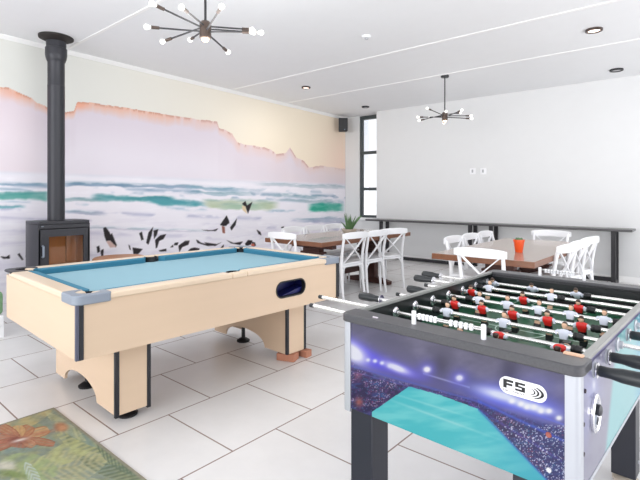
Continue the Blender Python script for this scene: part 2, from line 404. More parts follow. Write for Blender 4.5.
def mural_col(X, Y, Z):
    px, py = proj(np.full_like(Y, XM), Y, Z)
    n1 = fbm(Y*1.2, Z*1.5, 1); 
    rx, ry = zip(*ridge); rg = np.interp(px, rx, ry)+(fbm(px*.25, px*0, 5)-.5)*1.5
    t = np.clip((px)/345, 0, 1)
    sky = mixc(np.zeros(px.shape+(3,))+np.array((224, 225, 220.)), sm(.1, 1, t), (237, 228, 212))
    sky = mixc(sky, .55*sm(60, 150, py)*sm(.45, 1, t), (244, 226, 198))
    sky = mixc(sky, .55*blob(px, py, 346, 165, 26, 36), (246, 208, 196))
    d = py-rg
    mt = mixc(np.zeros(px.shape+(3,))+np.array((219, 210, 220.)), sm(8, 55, d), (230, 224, 233))
    mt = mixc(mt, .45*(n1-.3).clip(0, 1)*sm(.5, .9, t), (238, 212, 204))
    st = fbm(px*.28, py*.05, 9)
    dep = 5+11*fbm(px*.05, px*0, 11)
    k = np.clip(1-d/dep, 0, 1)*np.clip(.25+1.5*st, 0, 1)
    k = k*(.55+.45*sm(210, 150, px)+.0*px)*np.where(px > 240, .65, 1)
    mt = mixc(mt, np.clip(k, 0, 1), (230, 178, 152))
    k2 = np.clip(1-d/3.0, 0, 1)*(st > .45)*.5
    mt = mixc(mt, k2, (172, 118, 108))
    mt = mixc(mt, .5*blob(px, py, 80, 106, 8, 5)+.35*blob(px, py, 10, 95, 14, 5), (240, 150, 110))
    mt = mixc(mt, .35*sm(70, 20, px)*sm(0, 10, d), (238, 218, 222))
    c = np.where((d > 0)[..., None], mt, sky)
    c = mixc(c, (1-sm(0, 26, d))*sm(305, 335, px)*(d > 0)*.7, (232, 214, 210))
    # sea
    hz = 169+(px)*.038
    e = py-hz
    sea = np.zeros(px.shape+(3,))+np.array((238, 235, 243.))
    nz = fbm(Y*1.8, Z*14, 21, 5); nz2 = fbm(Y*5, Z*30, 31, 4)
    sea = mixc(sea, np.clip((nz-.5)*1.6, 0, .5)*sm(30, 60, e), (205, 200, 220))
    sea = mixc(sea, np.clip((nz2-.55)*2.2, 0, .6), (245, 243, 250))
    sea = mixc(sea, .35*np.exp(-((e-2)/2.5)**2)*np.clip(nz*1.6-.2, 0, 1), (176, 190, 208))
    # streak rows
    for yo, hw, cl, th, sd in ((15, 2.0, (120, 150, 178), .47, 3), (20, 1.6, (150, 175, 195), .5, 4), (11, 1.8, (176, 192, 208), .5, 5), (32, 1.5, (150, 180, 200), .54, 6), (40, 1.8, (176, 178, 204), .52, 7), (48, 1.6, (196, 194, 214), .5, 8), (60, 2, (205, 202, 220), .5, 12)):
        q = fbm(Y*2.3+sd*7, Z*6+sd, sd, 4); yo2 = yo+3*(fbm(Y*.7+sd, Z*0, sd+40)-.5)
        k = .75*np.exp(-((e-yo2)/hw)**2)*sm(th, th+.14, q)*(.3+1.1*nz2)
        sea = mixc(sea, np.clip(k, 0, .9), cl)
    tr = (nz2 > .5)
    def wave(x0, x1, y0, y1, h, col, soft=6, k=1.0):
        nonlocal sea
        yc = y0+(y1-y0)*(px-x0)/(x1-x0)+2.2*(fbm(px*.08, px*0, 17)-.5)
        hh = h*(.6+.7*fbm(px*.06+9, px*0, 23))
        m = sm(x0-soft, x0+soft, px)*(1-sm(x1-soft, x1+soft, px))*(1-sm(.45, 1.35, np.abs(py-yc+2.4*(nz2-.5))/hh))*(.45+.9*fbm(Y*3+h, Z*9, 77))
        sea = mixc(sea, np.clip(m*k*(.72+.5*nz), 0, 1), col)
        m2 = sm(x0-soft, x0+soft, px)*(1-sm(x1-soft, x1+soft, px))*np.exp(-((py-yc+hh*.8)/1.3)**2)
        sea = mixc(sea, np.clip(m2*.45*(nz2-.25)*1.6, 0, 1), (90, 140, 155))
    wave(-200, 48, 192, 196.5, 4.6, (74, 158, 148), 4); wave(-120, 22, 205, 207, 1.8, (130, 180, 190)); wave(60, 100, 200, 200, 2, (130, 165, 170), 10, .8)
    wave(94, 172, 197.5, 200, 3.4, (66, 144, 150)); wave(150, 203, 201, 205, 3.6, (84, 158, 168), 8); wave(205, 276, 203, 206, 5.0, (186, 200, 172), 6); wave(222, 262, 206, 207, 3, (150, 186, 160), 8, .7)
    wave(192, 250, 193, 194, 1.8, (130, 165, 180), 14, .7); wave(268, 320, 195, 197, 1.8, (140, 172, 185), 10, .6); wave(66, 190, 184.5, 187, 1.7, (120, 148, 175), 10, .9); wave(0, 45, 184, 185, 1.4, (130, 160, 185), 10, .9); wave(188, 240, 188, 190, 2.0, (120, 160, 182), 10, .8)
    wave(310, 342, 207, 208, 4.2, (52, 164, 140), 4); wave(66, 100, 212, 214, 1.6, (150, 160, 185), 10, .8); wave(262, 346, 184, 188, 1.8, (178, 190, 200), 12, .8); wave(280, 335, 200, 202, 1.6, (160, 180, 190), 12, .7)
    wave(40, 200, 226, 232, 1.2, (205, 198, 214), 20, .6); wave(300, 346, 220, 220, 2.2, (150, 164, 190), 14, .7)
    c = np.where((e > 0)[..., None], c*(1-sm(0, 5, e))[..., None]+sea*sm(0, 5, e)[..., None], c)
    for pts, cl in birds:
        cov = sum(poly_mask(px+a, py+b, pts).astype(float) for a in (-.33, 0, .33) for b in (-.33, 0, .33))/9
        c = mixc(c, cov, cl)
    # hidden lower part of the mural: pale sand and foam
    c = mixc(c, sm(275, 330, py)*.6, (214, 208, 212))
    return c
mur_y1 = at_x(345.3, 150, XM)[0]
mu = print_grid('wall_mural', (XM, YF, 0), (0, mur_y1-YF, 0), (0, 0, 3.34), 1150, 400, mural_col, vcol_mat('mural_print', .7))
tag(mu, kind='structure')
struct('wall_left', MB().b2(XM-.2, XM-.004, YF, YR+.15, 0, 3.4), M['wall'], smooth=False)

# ------------------------------------------------------------------ pool table
pr = -math.radians(2.0)
pool = thing('pool_table', 'pale maple pool table with light blue cloth beside the wood stove', 'pool table', (-2.41, .954, 0), pr)
PW, PL, ZB, ZT = 1.25, 2.0, .474, .763     # body from x=-PW..0, y=0..PL (local)
cx0, cx1 = -PW, 0
mb = MB()
wt = .025
mb.b2(-PW, -PW+wt, 0, PL, ZB, ZT); mb.b2(-PW+wt, -wt, 0, wt, ZB, ZT); mb.b2(-PW+wt, -wt, PL-wt, PL, ZB, ZT)
mb.b2(-PW+wt, -wt, wt, PL-wt, ZB, ZB+.02)
mb.obj('body', M['maple'], pool, bevel=.003)
# near side panel with the ball window
def rrect(x0, x1, z0, z1, r, n=6):
    out = []
    for cx, cz, a0 in ((x1-r, z1-r, 0), (x0+r, z1-r, 90), (x0+r, z0+r, 180), (x1-r, z0+r, 270)):
        for k in range(n+1):
            a = math.radians(a0+90*k/n); out.append((cx+r*math.cos(a), cz+r*math.sin(a)))
    return out
ly0, ly1, lz0, lz1 = 1.325, 1.61, .568, .678
def panel_hole(mb, u0, u1, v0, v1, hole, h0, h1, axis):
    """rectangular plate with a hole outline"""
    def mk(u, v, h): return Vector((h, u, v)) if axis == 'X' else (Vector((u, h, v)) if axis == 'Y' else Vector((u, v, h)))
    cu = sum(p[0] for p in hole)/len(hole); cv = sum(p[1] for p in hole)/len(hole)
    outer = []
    for (u, v) in hole:
        du, dv = u-cu, v-cv
        t = min(((u1-cu)/du if du > 1e-9 else 1e9), ((u0-cu)/du if du < -1e-9 else 1e9), ((v1-cv)/dv if dv > 1e-9 else 1e9), ((v0-cv)/dv if dv < -1e-9 else 1e9))
        outer.append((cu+du*t, cv+dv*t))
    # insert corners
    ho, oo = [], []
    n = len(hole)
    cor = [(u1, v1), (u0, v1), (u0, v0), (u1, v0)]
    def side(p):
        s_ = set()
        if abs(p[0]-u1) < 1e-6: s_.add(0)
        if abs(p[1]-v1) < 1e-6: s_.add(1)
        if abs(p[0]-u0) < 1e-6: s_.add(2)
        if abs(p[1]-v0) < 1e-6: s_.add(3)
        return s_
    for h in (h0, h1):
        A_ = [mb.bm.verts.new(mk(*p, h)) for p in hole]; B_ = [mb.bm.verts.new(mk(*p, h)) for p in outer]; Cc = [mb.bm.verts.new(mk(*p, h)) for p in cor]
        for i in range(n):
            j = (i+1) % n
            sa, sb = side(outer[i]), side(outer[j])
            if sa & sb: mb._f([A_[i], B_[i], B_[j], A_[j]])
            else:
                a = list(sa)[0]; b = list(sb)[0]
                k = {(0, 1): 0, (1, 2): 1, (2, 3): 2, (3, 0): 3}.get((a, b), None)
                if k is None: k = {(1, 0): 0, (2, 1): 1, (3, 2): 2, (0, 3): 3}.get((a, b), 0)
                mb._f([A_[i], B_[i], Cc[k], B_[j], A_[j]])
        ho.append(A_); oo.append((B_, Cc))
    for i in range(n):
        j = (i+1) % n; mb._f([ho[0][i], ho[0][j], ho[1][j], ho[1][i]])
    c0, c1 = oo[0][1], oo[1][1]
    for k in range(4): mb._f([c0[k], c0[(k+1) % 4], c1[(k+1) % 4], c1[k]])
mb = MB(); panel_hole(mb, 0, PL, ZB, ZT, rrect(ly0, ly1, lz0, lz1, .05), -wt, 0, 'X')
mb.obj('side_panel', M['maple'], pool, smooth=False)
mb = MB(); panel_hole(mb, ly0-.012, ly1+.012, lz0-.012, lz1+.012, rrect(ly0+.004, ly1-.004, lz0+.004, lz1-.004, .046), -.004, .003, 'X')
mb2 = MB(); 
n_ = rrect(ly0-.006, ly1+.006, lz0-.006, lz1+.006, .06); i_ = rrect(ly0+.004, ly1-.004, lz0+.004, lz1-.004, .046)
va = [mb2.bm.verts.new((.003, *p)) for p in n_]; vb = [mb2.bm.verts.new((.003, *p)) for p in i_]; vc = [mb2.bm.verts.new((-.03, *p)) for p in i_]; vd = [mb2.bm.verts.new((-.001, *p)) for p in n_]
for k in range(len(n_)):
    j = (k+1) % len(n_); mb2._f([va[k], va[j], vb[j], vb[k]]); mb2._f([vb[k], vb[j], vc[j], vc[k]]); mb2._f([va[k], vd[k], vd[j], va[j]])
mb.bm.free()
bw = mb2.obj('ball_window', M['black'], pool)
mb = MB(); mb.b2(-.13, -.028, ly0-.02, ly1+.02, lz0-.02, lz0-.005); mb.b2(-.14, -.13, ly0-.02, ly1+.02, lz0-.02, lz1+.02)
mb.b2(-.13, -.028, ly0-.03, ly0-.02, lz0-.02, lz1+.02); mb.b2(-.13, -.028, ly1+.02, ly1+.03, lz0-.02, lz1+.02); mb.b2(-.13, -.028, ly0-.02, ly1+.02, lz1+.01, lz1+.02)
mb.prism([(ly0+.02, lz0-.005), (ly1, lz0-.005), (ly1, lz0+.045)], -.12, -.03, 'X')
mb.obj('ball_tray', M['blue_in'], pool, smooth=False)
# top rails: slightly overhanging lip with rounded edge, cushions, bed
RZ = .796; rw = .085; ov = .012
def rail(x0, x1, y0, y1):
    mb = MB(); mb.b2(x0, x1, y0, y1, ZT-.002, RZ); return mb
mb = MB()
mb.b2(-rw, ov, .10, PL/2-.06, ZT-.002, RZ); mb.b2(-rw, ov, PL/2+.06, PL-.10, ZT-.002, RZ); mb.b2(-.045, ov, PL/2-.06, PL/2+.06, ZT-.002, RZ)
mb.b2(-PW-ov, -PW+rw, .10, PL/2-.06, ZT-.002, RZ); mb.b2(-PW-ov, -PW+rw, PL/2+.06, PL-.10, ZT-.002, RZ); mb.b2(-PW-ov, -PW+.045, PL/2-.06, PL/2+.06, ZT-.002, RZ)
mb.b2(-PW+.10, -.10, -ov, rw, ZT-.002, RZ); mb.b2(-PW+.10, -.10, PL-rw, PL+ov, ZT-.002, RZ)
mb.obj('top_rail', M['maple_top'], pool, bevel=.010, segs=3)
bed = .752
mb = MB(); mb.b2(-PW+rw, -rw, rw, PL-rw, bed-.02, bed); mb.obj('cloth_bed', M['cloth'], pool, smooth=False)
def cushion(mb, a, b, n):
    # triangular cushion from rail face at line a-b, nose toward n
    a, b, n = Vector((*a, 0)), Vector((*b, 0)), Vector((*n, 0)); d = (b-a).normalized()
    prof = [(0, bed-.005), (0, RZ-.002), (.045, RZ-.006), (.045, RZ-.012), (.035, bed-.005)]
    r1 = [mb.bm.verts.new(a+d*(o*.9)+n*o+Vector((0, 0, z))) for o, z in prof]; r2 = [mb.bm.verts.new(b-d*(o*.9)+n*o+Vector((0, 0, z))) for o, z in prof]
    for k in range(5): mb._f([r1[k], r1[(k+1) % 5], r2[(k+1) % 5], r2[k]])
    mb._f(r1); mb._f(r2[::-1])
pk = .075
for a, b, n in (((-rw, rw+pk*.7), (-rw, PL/2-.055), (-1, 0)), ((-rw, PL/2+.055), (-rw, PL-rw-pk*.7), (-1, 0)), ((-PW+rw, rw+pk*.7), (-PW+rw, PL/2-.055), (1, 0)), ((-PW+rw, PL/2+.055), (-PW+rw, PL-rw-pk*.7), (1, 0)),
                ((-PW+rw+pk*.7, rw), (-rw-pk*.7, rw), (0, 1)), ((-PW+rw+pk*.7, PL-rw), (-rw-pk*.7, PL-rw), (0, -1))):
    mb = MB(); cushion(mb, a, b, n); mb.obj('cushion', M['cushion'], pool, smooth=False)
# corner caps and pockets
def corner_cap(px, py, sx_, sy_, mat, low=-.012):
    mb = MB()
    # L-shaped rounded cap seen from above: outer rounded corner, inner pocket bite
    out = []
    o = .018; L = .17; W = .088; R = .05
    pts = [(L, -o), (L, W-.012), (L-.02, W)]
    for k in range(9):    # concave bite
        a = math.radians(-45+ -90*k/8 - 0)
        pass
    bc = (.088, .088); br = .058
    arc = [(bc[0]+br*math.cos(math.radians(t)), bc[1]+br*math.sin(math.radians(t))) for t in range(-15, -256, -24)]
    outer = [(-o+R*(1-math.cos(math.radians(t))), -o+R*(1-math.sin(math.radians(t)))) for t in range(0, 91, 15)]
    poly = [(L-.012, -o), (L, -o+.012), (L, W-.015), (L-.012, W)]+arc+[(W, L-.012), (W-.015, L), (-o+.012, L), (-o, L-.012)]+outer
    poly = [(px+sx_*x, py+sy_*y) for x, y in poly]
    mb.prism(poly, ZT+low, RZ+.004)
    c = mb.obj('corner_cap', mat, pool, bevel=.006, segs=3)
    mb = MB(); prof = [(.056, RZ-.008), (.05, RZ-.05), (.046, bed-.10), (0, bed-.10)]
    # pocket liner: open cup
    rings = []
    for r, z in prof:
        rings.append([mb.bm.verts.new((px+sx_*bc[0]+max(r, 1e-4)*math.cos(2*PI*k/20), py+sy_*bc[1]+max(r, 1e-4)*math.sin(2*PI*k/20), z)) for k in range(20)])
    for a, b in zip(rings, rings[1:]):
        for k in range(20): mb._f([a[k], a[(k+1) % 20], b[(k+1) % 20], b[k]])
    mb.lathe([(.056, bed+.001), (.056, bed+.0025), (0, bed+.0025)], (px+sx_*bc[0], py+sy_*bc[1], 0), 20)
    mb.obj('pocket', M['black'], pool)
corner_cap(0, 0, -1, 1, M['cap']); corner_cap(0, PL, -1, -1, M['cap']); corner_cap(-PW, 0, 1, 1, M['dark_edge'], .022); corner_cap(-PW, PL, 1, -1, M['cap'])
for x in (-.062, -PW+.062):
    mb = MB(); mb.lathe([(.05, bed-.08), (.052, RZ-.004), (.046, RZ-.003), (.044, bed+.002), (0, bed+.002)], (x, PL/2, 0), 20); mb.obj('pocket', M['black'], pool)
# corner posts (grey metal and black strip)
for (x, y, a, b) in ((0, 0, -1, 1), (0, PL, -1, -1), (-PW, PL, 1, -1)):
    mb = MB(); mb.b2(x-a*.004, x+a*.014, y-b*.004, y+b*.012, ZB+.002, ZT-.01); mb.obj('corner_strip', M['post'] if (x == 0 and y == 0) else M['dark_edge'], pool, bevel=.002)
    mb = MB(); mb.b2(x-a*.005, x+a*.012, y+b*.012, y+b*.034, ZB+.002, ZT-.01); mb.obj('corner_strip', M['dark_edge'], pool, bevel=.002)
# legs: two pedestals with arched cut
def pedestal(y0, y1, bricks):
    X0, X1, zb = -1.15, -.185, (.06 if bricks else .047)
    arch = []
    ax0, ax1, ah = X0+.165, X0+.70, .115
    # outline in x,z of the front plate: open arch at the bottom
    poly = [(X0, zb), (X0, ZB), (X1, ZB), (X1, zb), (ax1+.005, zb)]
    n = 14
    for k in range(n+1):
        a = PI*k/n
        poly.append(((ax0+ax1)/2+(ax1-ax0)/2*math.cos(a), zb+ah*math.sin(a)**.75))
    # convex decomposition: build as strips
    mb = MB()
    def zlow(x):
        if x <= ax0 or x >= ax1: return zb
        c = (x-(ax0+ax1)/2)/((ax1-ax0)/2); return zb+.108*math.sqrt(max(0, 1-c*c))**.9
    xs = sorted(set([X0, X1, ax0, ax1]+[ax0+(ax1-ax0)*(1-math.cos(PI*k/20))/2 for k in range(21)]))
    for yy0, yy1 in ((y0, y0+.018), (y1-.018, y1)):
        for xa, xb in zip(xs, xs[1:]):
            za, zb2 = zlow(xa), zlow(xb)
            v = [mb.bm.verts.new(p) for p in ((xa, yy0, za), (xb, yy0, zb2), (xb, yy0, ZB), (xa, yy0, ZB), (xa, yy1, za), (xb, yy1, zb2), (xb, yy1, ZB), (xa, yy1, ZB))]
            for q in ((0, 1, 2, 3), (7, 6, 5, 4), (0, 4, 5, 1), (3, 2, 6, 7)): mb._f([v[i] for i in q])
            if xa == X0: mb._f([v[i] for i in (0, 3, 7, 4)])
            if xb == X1: mb._f([v[i] for i in (1, 5, 6, 2)])
    bmesh.ops.remove_doubles(mb.bm, verts=mb.bm.verts[:], dist=1e-5)
    mb.b2(X1-.018, X1, y0+.018, y1-.018, zb, ZB); mb.b2(X0, X0+.018, y0+.018, y1-.018, zb, ZB)
    lg = mb.obj('leg', M['maple'], pool, smooth=False)
    for xx in (X1,):
        for yy in (y0, y1):
            s1 = 1 if xx == X0 else -1; s2 = 1 if yy == y0 else -1
            m_ = MB(); m_.b2(xx-s1*.004, xx+s1*.018, yy-s2*.004, yy+s2*.02, zb-(0 if bricks else .012), ZB-.001); m_.obj('corner_strip', M['dark_edge'], lg, bevel=.002)
    for xx in (X0+.29, X1-.075):
        m_ = MB(); zo = .0562 if (bricks and xx > -.5) else .0
        yc = (y0+y1)/2
        if not zo:
            m_.lathe([(.056, 0), (.058, .012), (.03, .03), (.016, .034), (.016, .12), (0, .12)], (xx, yc, 0), 20)
        else:
            m_.lathe([(.03, zo), (.03, zo+.012), (.016, zo+.014), (.016, .12), (0, .12)], (xx, yc, 0), 20)
        m_.obj('foot', M['black'], lg)
pedestal(.275, .48, False); pedestal(1.60, 1.805, True)
pmw = Matrix.Translation(pool.location) @ Matrix.Rotation(pr, 4, 'Z')
for k, (bx, by, ang, sz, lab) in enumerate(((-.235, 1.655, .35, (.15, .10, .056), 'reddish brick wedged under the pool table foot, nearer of the two'), (-.2, 1.80, .1, (.11, .07, .054), 'reddish brick under the pool table foot, further of the two'))):
    p = pmw @ Vector((bx, by, 0))
    mb = MB(); mb.box((0, 0, sz[2]/2), sz); b = mb.obj('brick', M['brick'], bevel=.004); b.location = (p.x, p.y, 0); b.rotation_euler = (0, 0, ang); tag(b, lab, 'brick', 'bricks under the pool table')

# ------------------------------------------------------------------ rug
def rug_col(X, Y, Z):
    px, py = proj(X, Y, Z)
    n = fbm(X*9, Y*9, 3); n2 = fbm(px*.09, py*.22, 8)
    c = np.zeros(px.shape+(3,))+np.array((128, 140, 124.))
    c = mixc(c, np.clip((n2-.4)*2.2, 0, .8), (158, 160, 108))
    c = mixc(c, np.clip((n-.5)*2.2, 0, .6), (116, 146, 146))
    def frond(x0, y0, ang, L, W, col, k=1.0, dens=.55):
        nonlocal c
        a = math.radians(ang); dx, dy = px-x0, py-y0
        u = (dx*math.cos(a)+dy*math.sin(a))/L; v = (-dx*math.sin(a)+dy*math.cos(a))
        wid = W*np.clip(4*u*(1-u), 0, 1)**.7
        inside = (u > 0) & (u < 1) & (np.abs(v) < wid)
        st = np.sin((u*L-np.abs(v)*1.1)*dens)*.5+.5
        c = mixc(c, np.where(inside, k*(.25+.75*st), 0), col)
    frond(150, 476, 208, 96, 22, (96, 112, 84), .8, 1.2); frond(140, 462, 200, 90, 14, (176, 178, 120), .8, 1.0); frond(110, 486, 170, 90, 16, (168, 172, 130), .8); frond(10, 480, -12, 100, 18, (182, 176, 128), .7, .8)
    frond(30, 470, -25, 90, 10, (178, 182, 116), .8, .3); frond(60, 425, 20, 70, 9, (120, 145, 135), .9, .3); frond(96, 440, 35, 60, 12, (92, 112, 88), .8, 1.3); frond(75, 408, 15, 40, 6, (170, 178, 120), .7); frond(0, 432, -25, 60, 8, (196, 172, 110), .7, .3)
    frond(45, 412, 35, 50, 5, (186, 186, 140), .6); frond(0, 462, 10, 60, 14, (150, 170, 110), .8, .4); frond(25, 462, 60, 30, 6, (180, 200, 200), .7, 1.5)
    # flower (hibiscus)
    fx, fy = 20, 438
    for ang, L, W, col in ((-25, 30, 9, (208, 158, 100)), (-60, 20, 9, (190, 122, 82)), (-95, 18, 9, (206, 160, 98)), (-140, 28, 9, (182, 112, 82)), (175, 34, 9, (186, 118, 88)), (150, 34, 9, (178, 104, 78)), (100, 14, 12, (176, 110, 84)), (15, 34, 7, (184, 112, 78)), (40, 18, 8, (196, 136, 96))):
        a = math.radians(ang); dx, dy = px-fx, (py-fy)*1.5
        u = (dx*math.cos(a)+dy*math.sin(a))/L; v = (-dx*math.sin(a)+dy*math.cos(a))
        wid = W*np.clip(u, 0, 1)**.6*np.clip(1.1-u, 0, 1)**.4*1.5
        m = (u > 0) & (u < 1.05) & (np.abs(v) < wid)
        c = mixc(c, np.where(m, .9*(1-.35*(np.sin(v*1.6) > .4)), 0), col)
        c = mixc(c, np.where(m & (np.abs(np.abs(v)-wid) < 1.3), .5, 0), (150, 84, 60))
    c = mixc(c, .9*blob(px, py, 18, 440, 10, 4), (132, 70, 60)); c = mixc(c, .95*blob(px, py, 20, 440, 9, 1.4, -15), (226, 214, 206))
    c = mixc(c, .9*(blob(px, py, 61, 427, 7.5, 4.8, 0, 2)), (188, 116, 74)); c = mixc(c, .8*(blob(px, py, 62, 428, 4, 2.5, 0, 2)), (210, 150, 104)); c = mixc(c, .8*blob(px, py, 42, 433, 14, 2, -12), (186, 112, 78))
    c = mixc(c, .8*blob(px, py, 6, 466, 10, 6, 0, 2), (206, 198, 186)); c = mixc(c, .7*blob(px, py, 12, 474, 16, 4, 10, 2), (116, 138, 70))
    wv = (np.sin(X*900)*np.sin(Y*900))*4
    # border
    bx = np.minimum(X-RX0, RY1-Y); c = mixc(c, 1-sm(.012, .022, bx), (142, 138, 116))
    g_ = c.mean(-1, keepdims=True); gr = (fbm(X*60, Y*60, 55)-.5)*26
    return (c*.8+g_*.2)*.94+2+wv[..., None]+gr[..., None]
RX0, RX1, RY0, RY1 = -3.07, -1.15, -.35, 1.085
rg = thing('rug', 'tropical flower and palm leaf print rug on the floor tiles', 'rug', (RX0, RY0, 0))
mb = MB(); mb.b2(0, RX1-RX0, 0, RY1-RY0, 0, .007); mb.obj('rug_backing', pmat('rug_edge', (150, 142, 122), .95), rg, smooth=False)
rt = print_grid('rug_pile', (.003, .003, .0085), (RX1-RX0-.006, 0, 0), (0, RY1-RY0-.006, 0), 560, 420, rug_col, vcol_mat('rug_print', .95), rg)

# ------------------------------------------------------------------ wood stove
st = thing('wood_stove', 'charcoal grey wood-burning stove with a glass door against the mural', 'stove', (0, 0, 0))
sy0, sy1, sxf, sxb, szt = 1.878, 2.44, -5.77, -6.18, 1.0
st.location = ((sxf+sxb)/2, (sy0+sy1)/2, 0)
hx, hy = (sxf-sxb)/2, (sy1-sy0)/2
def sidecurve(y, s, z0, z1, thick=.02):
    mb = MB(); pts = []
    for k in range(9):
        t = k/8; pts.append((-hx+2*hx*t, s*(y+.022*math.sin(PI*t))))
    inn = [(a, b-s*thick) for a, b in pts[::-1]]
    mb.prism(pts+inn, z0, z1); return mb
sidecurve(hy-.001, 1, .02, szt-.035).obj('side_panel', M['stove'], st); sidecurve(hy-.001, -1, .02, szt-.035).obj('side_panel', M['stove'], st)
mb = MB(); mb.b2(-hx, -hx+.02, -hy+.03, hy-.03, .02, szt-.035); mb.b2(-hx+.02, hx-.03, -hy+.03, hy-.03, .42, .45); mb.b2(-hx+.02, hx-.03, -hy+.03, hy-.03, .87, .90)
mb.obj('firebox_shell', M['stove_dark'], st, smooth=False)
# base plinth & lower door
mb = MB(); mb.b2(hx-.03, hx, -hy+.01, hy-.01, .03, .44); mb.b2(-hx+.02, hx-.04, -hy+.05, hy-.05, 0, .03); mb.obj('base_panel', M['stove'], st, bevel=.004)
mb = MB()
o = [(-hx, -hy), (-hx*.3, -hy-.018), (hx*.6, -hy-.008), (hx, -hy+.004), (hx+.012, 0), (hx, hy-.004), (hx*.6, hy+.008), (-hx*.3, hy+.018), (-hx, hy)]
mb.prism(o, szt-.035, szt); mb.obj('top_plate', M['stove'], st, bevel=.004)
mb = MB(); mb.b2(hx-.028, hx-.002, -hy+.006, hy-.006, .915, .963); mb.obj('top_band', M['stove'], st, bevel=.003)
# door frame with window hole
zdt, zdb = .908, .45
wy0, wy1 = at_x(49, 240, sxf)[0]-(sy0+sy1)/2, at_x(83.8, 240, sxf)[0]-(sy0+sy1)/2
wz1_ = at_x(66, 236, sxf)[1]; wz0_ = .49
mb = MB(); mb.b2(hx-.03, hx, -hy+.006, wy0, zdb, zdt); mb.b2(hx-.03, hx, wy1, hy-.006, zdb, zdt); mb.b2(hx-.03, hx, wy0, wy1, wz1_, zdt); mb.b2(hx-.03, hx, wy0, wy1, zdb, wz0_)
dr = mb.obj('door', M['stove'], st, smooth=False)
MB().b2(hx-.018, hx-.013, wy0, wy1, wz0_, wz1_).obj('door_glass', M['stoveglass'], dr, smooth=False)
mb = MB(); mb.tube([(hx, -hy+.045, .60), (hx+.03, -hy+.045, .605), (hx+.03, -hy+.045, .72), (hx, -hy+.045, .725)], .012, 8); mb.obj('door_handle', M['cap'], dr)
mb = MB(); yw = (wy1-wy0)
ysm = at_x(66, 240, sxb+.12)[0]-(sy0+sy1)/2
mb.b2(-hx+.10, -hx+.12, -hy+.05, ysm-.005, .45, .87); mb.b2(-hx+.10, -hx+.12, ysm+.005, hy-.05, .45, .87); mb.b2(-hx+.12, hx-.04, -hy+.032, -hy+.05, .45, .87); mb.b2(-hx+.12, hx-.04, hy-.05, hy-.032, .45, .87); mb.b2(-hx+.1, hx-.04, -hy+.05, hy-.05, .45, .475)
mb.obj('firebrick_lining', M['stove_in'], st, smooth=False)
MB().b2(hx-.001, hx+.002, -hy+.03, -hy+.055, .94, .948).obj('badge', M['cap'], st, smooth=False)
# flue
px_, py_ = -6.04-st.location.x, 2.16-st.location.y
zc = ceil_z(2.13)
mb = MB(); mb.lathe([(.093, szt-.002), (.093, 2.60), (.094, 2.602), (.094, 2.61), (.092, 2.612), (.092, zc-.31), (.098, zc-.30), (.112, zc-.26), (.118, zc-.22), (.118, zc-.14), (.108, zc-.135), (.108, zc-.04), (0, zc-.04)], (px_, py_, 0), 32); mb.obj('flue_pipe', M['stove'], st)
mb = MB(); mb.lathe([(.108, zc-.06), (.188, zc-.022), (.19, zc+.004), (0, zc+.004)], (px_, py_, 0), 32); mb.obj('ceiling_flange', M['stove_dark'], st)

# round wooden table behind the pool table
tx, ty = -5.72, 2.78
rt_ = thing('coffee_table', 'round honey-brown wooden table behind the pool table by the mural', 'table', (tx, ty, 0))
mb = MB(); mb.lathe([(0, .46), (.27, .46), (.305, .485), (.31, .505), (.295, .52), (.27, .522), (0, .518)], n=32); mb.obj('tabletop', M['rattan'], rt_)
for k in range(4):
    a = PI/4+k*PI/2; MB().tube([(.2*math.cos(a), .2*math.sin(a), .465), (.25*math.cos(a), .25*math.sin(a), 0)], [.022, .016], 10).obj('leg', M['rattan'], rt_)
# bench with green cushion at far left
BNX, BNY = at_z(4, 337, .0)[0]-.22, at_z(4, 337, .0)[1]-.13
bt = thing('bench', 'white-painted low bench with a leafy green cushion at the left edge', 'bench', (BNX, BNY, 0), 0)
mb = MB(); mb.b2(-.22, .22, -.40, .13, .10, .20); mb.obj('bench_box', M['white'], bt, bevel=.006)
for a in (-.2, .2):
    for b in (-.38, .11): MB().b2(a-.02, a+.02, b-.02, b+.02, 0, .10).obj('leg', M['white'], bt)
mb = MB(); mb.b2(-.22, .22, -.40, .13, .20, .42); mb.obj('cushion', M['green_fabric'], bt, bevel=.04, segs=4)

# ------------------------------------------------------------------ counters along the back wall
CT = .81
def cx_at(px, y=7.86): return at_y(px, 220, y)[0]
cxl, cxr = cx_at(367.5), cx_at(632.5, 7.8)
ct = thing('counter_table', 'long dark narrow counter with black steel frames along the white wall', 'counter', (cxl, 7.78, 0))
mb = MB(); mb.b2(0, cxr-cxl, 0, .36, CT-.035, CT); mb.obj('worktop', M['counter'], ct, bevel=.004)
for p in (381, 470, 491, 613.5):
    x = cx_at(p)-cxl
    MB().b2(x-.03, x+.03, .06, .11, 0, CT-.035).obj('leg', M['blackmetal'], ct, bevel=.003)
    MB().b2(x-.03, x+.03, .29, .34, 0, CT-.035).obj('leg', M['blackmetal'], ct, bevel=.003)
    MB().b2(x-.025, x+.025, .11, .29, .005, .05).obj('foot_bar', M['blackmetal'], ct, bevel=.003)
for p0, p1 in ((381, 470), (491, 613.5)):
    MB().b2(cx_at(p0)-cxl+.03, cx_at(p1)-cxl-.03, .295, .335, .01, .07).obj('floor_rail', M['blackmetal'], ct, bevel=.003)

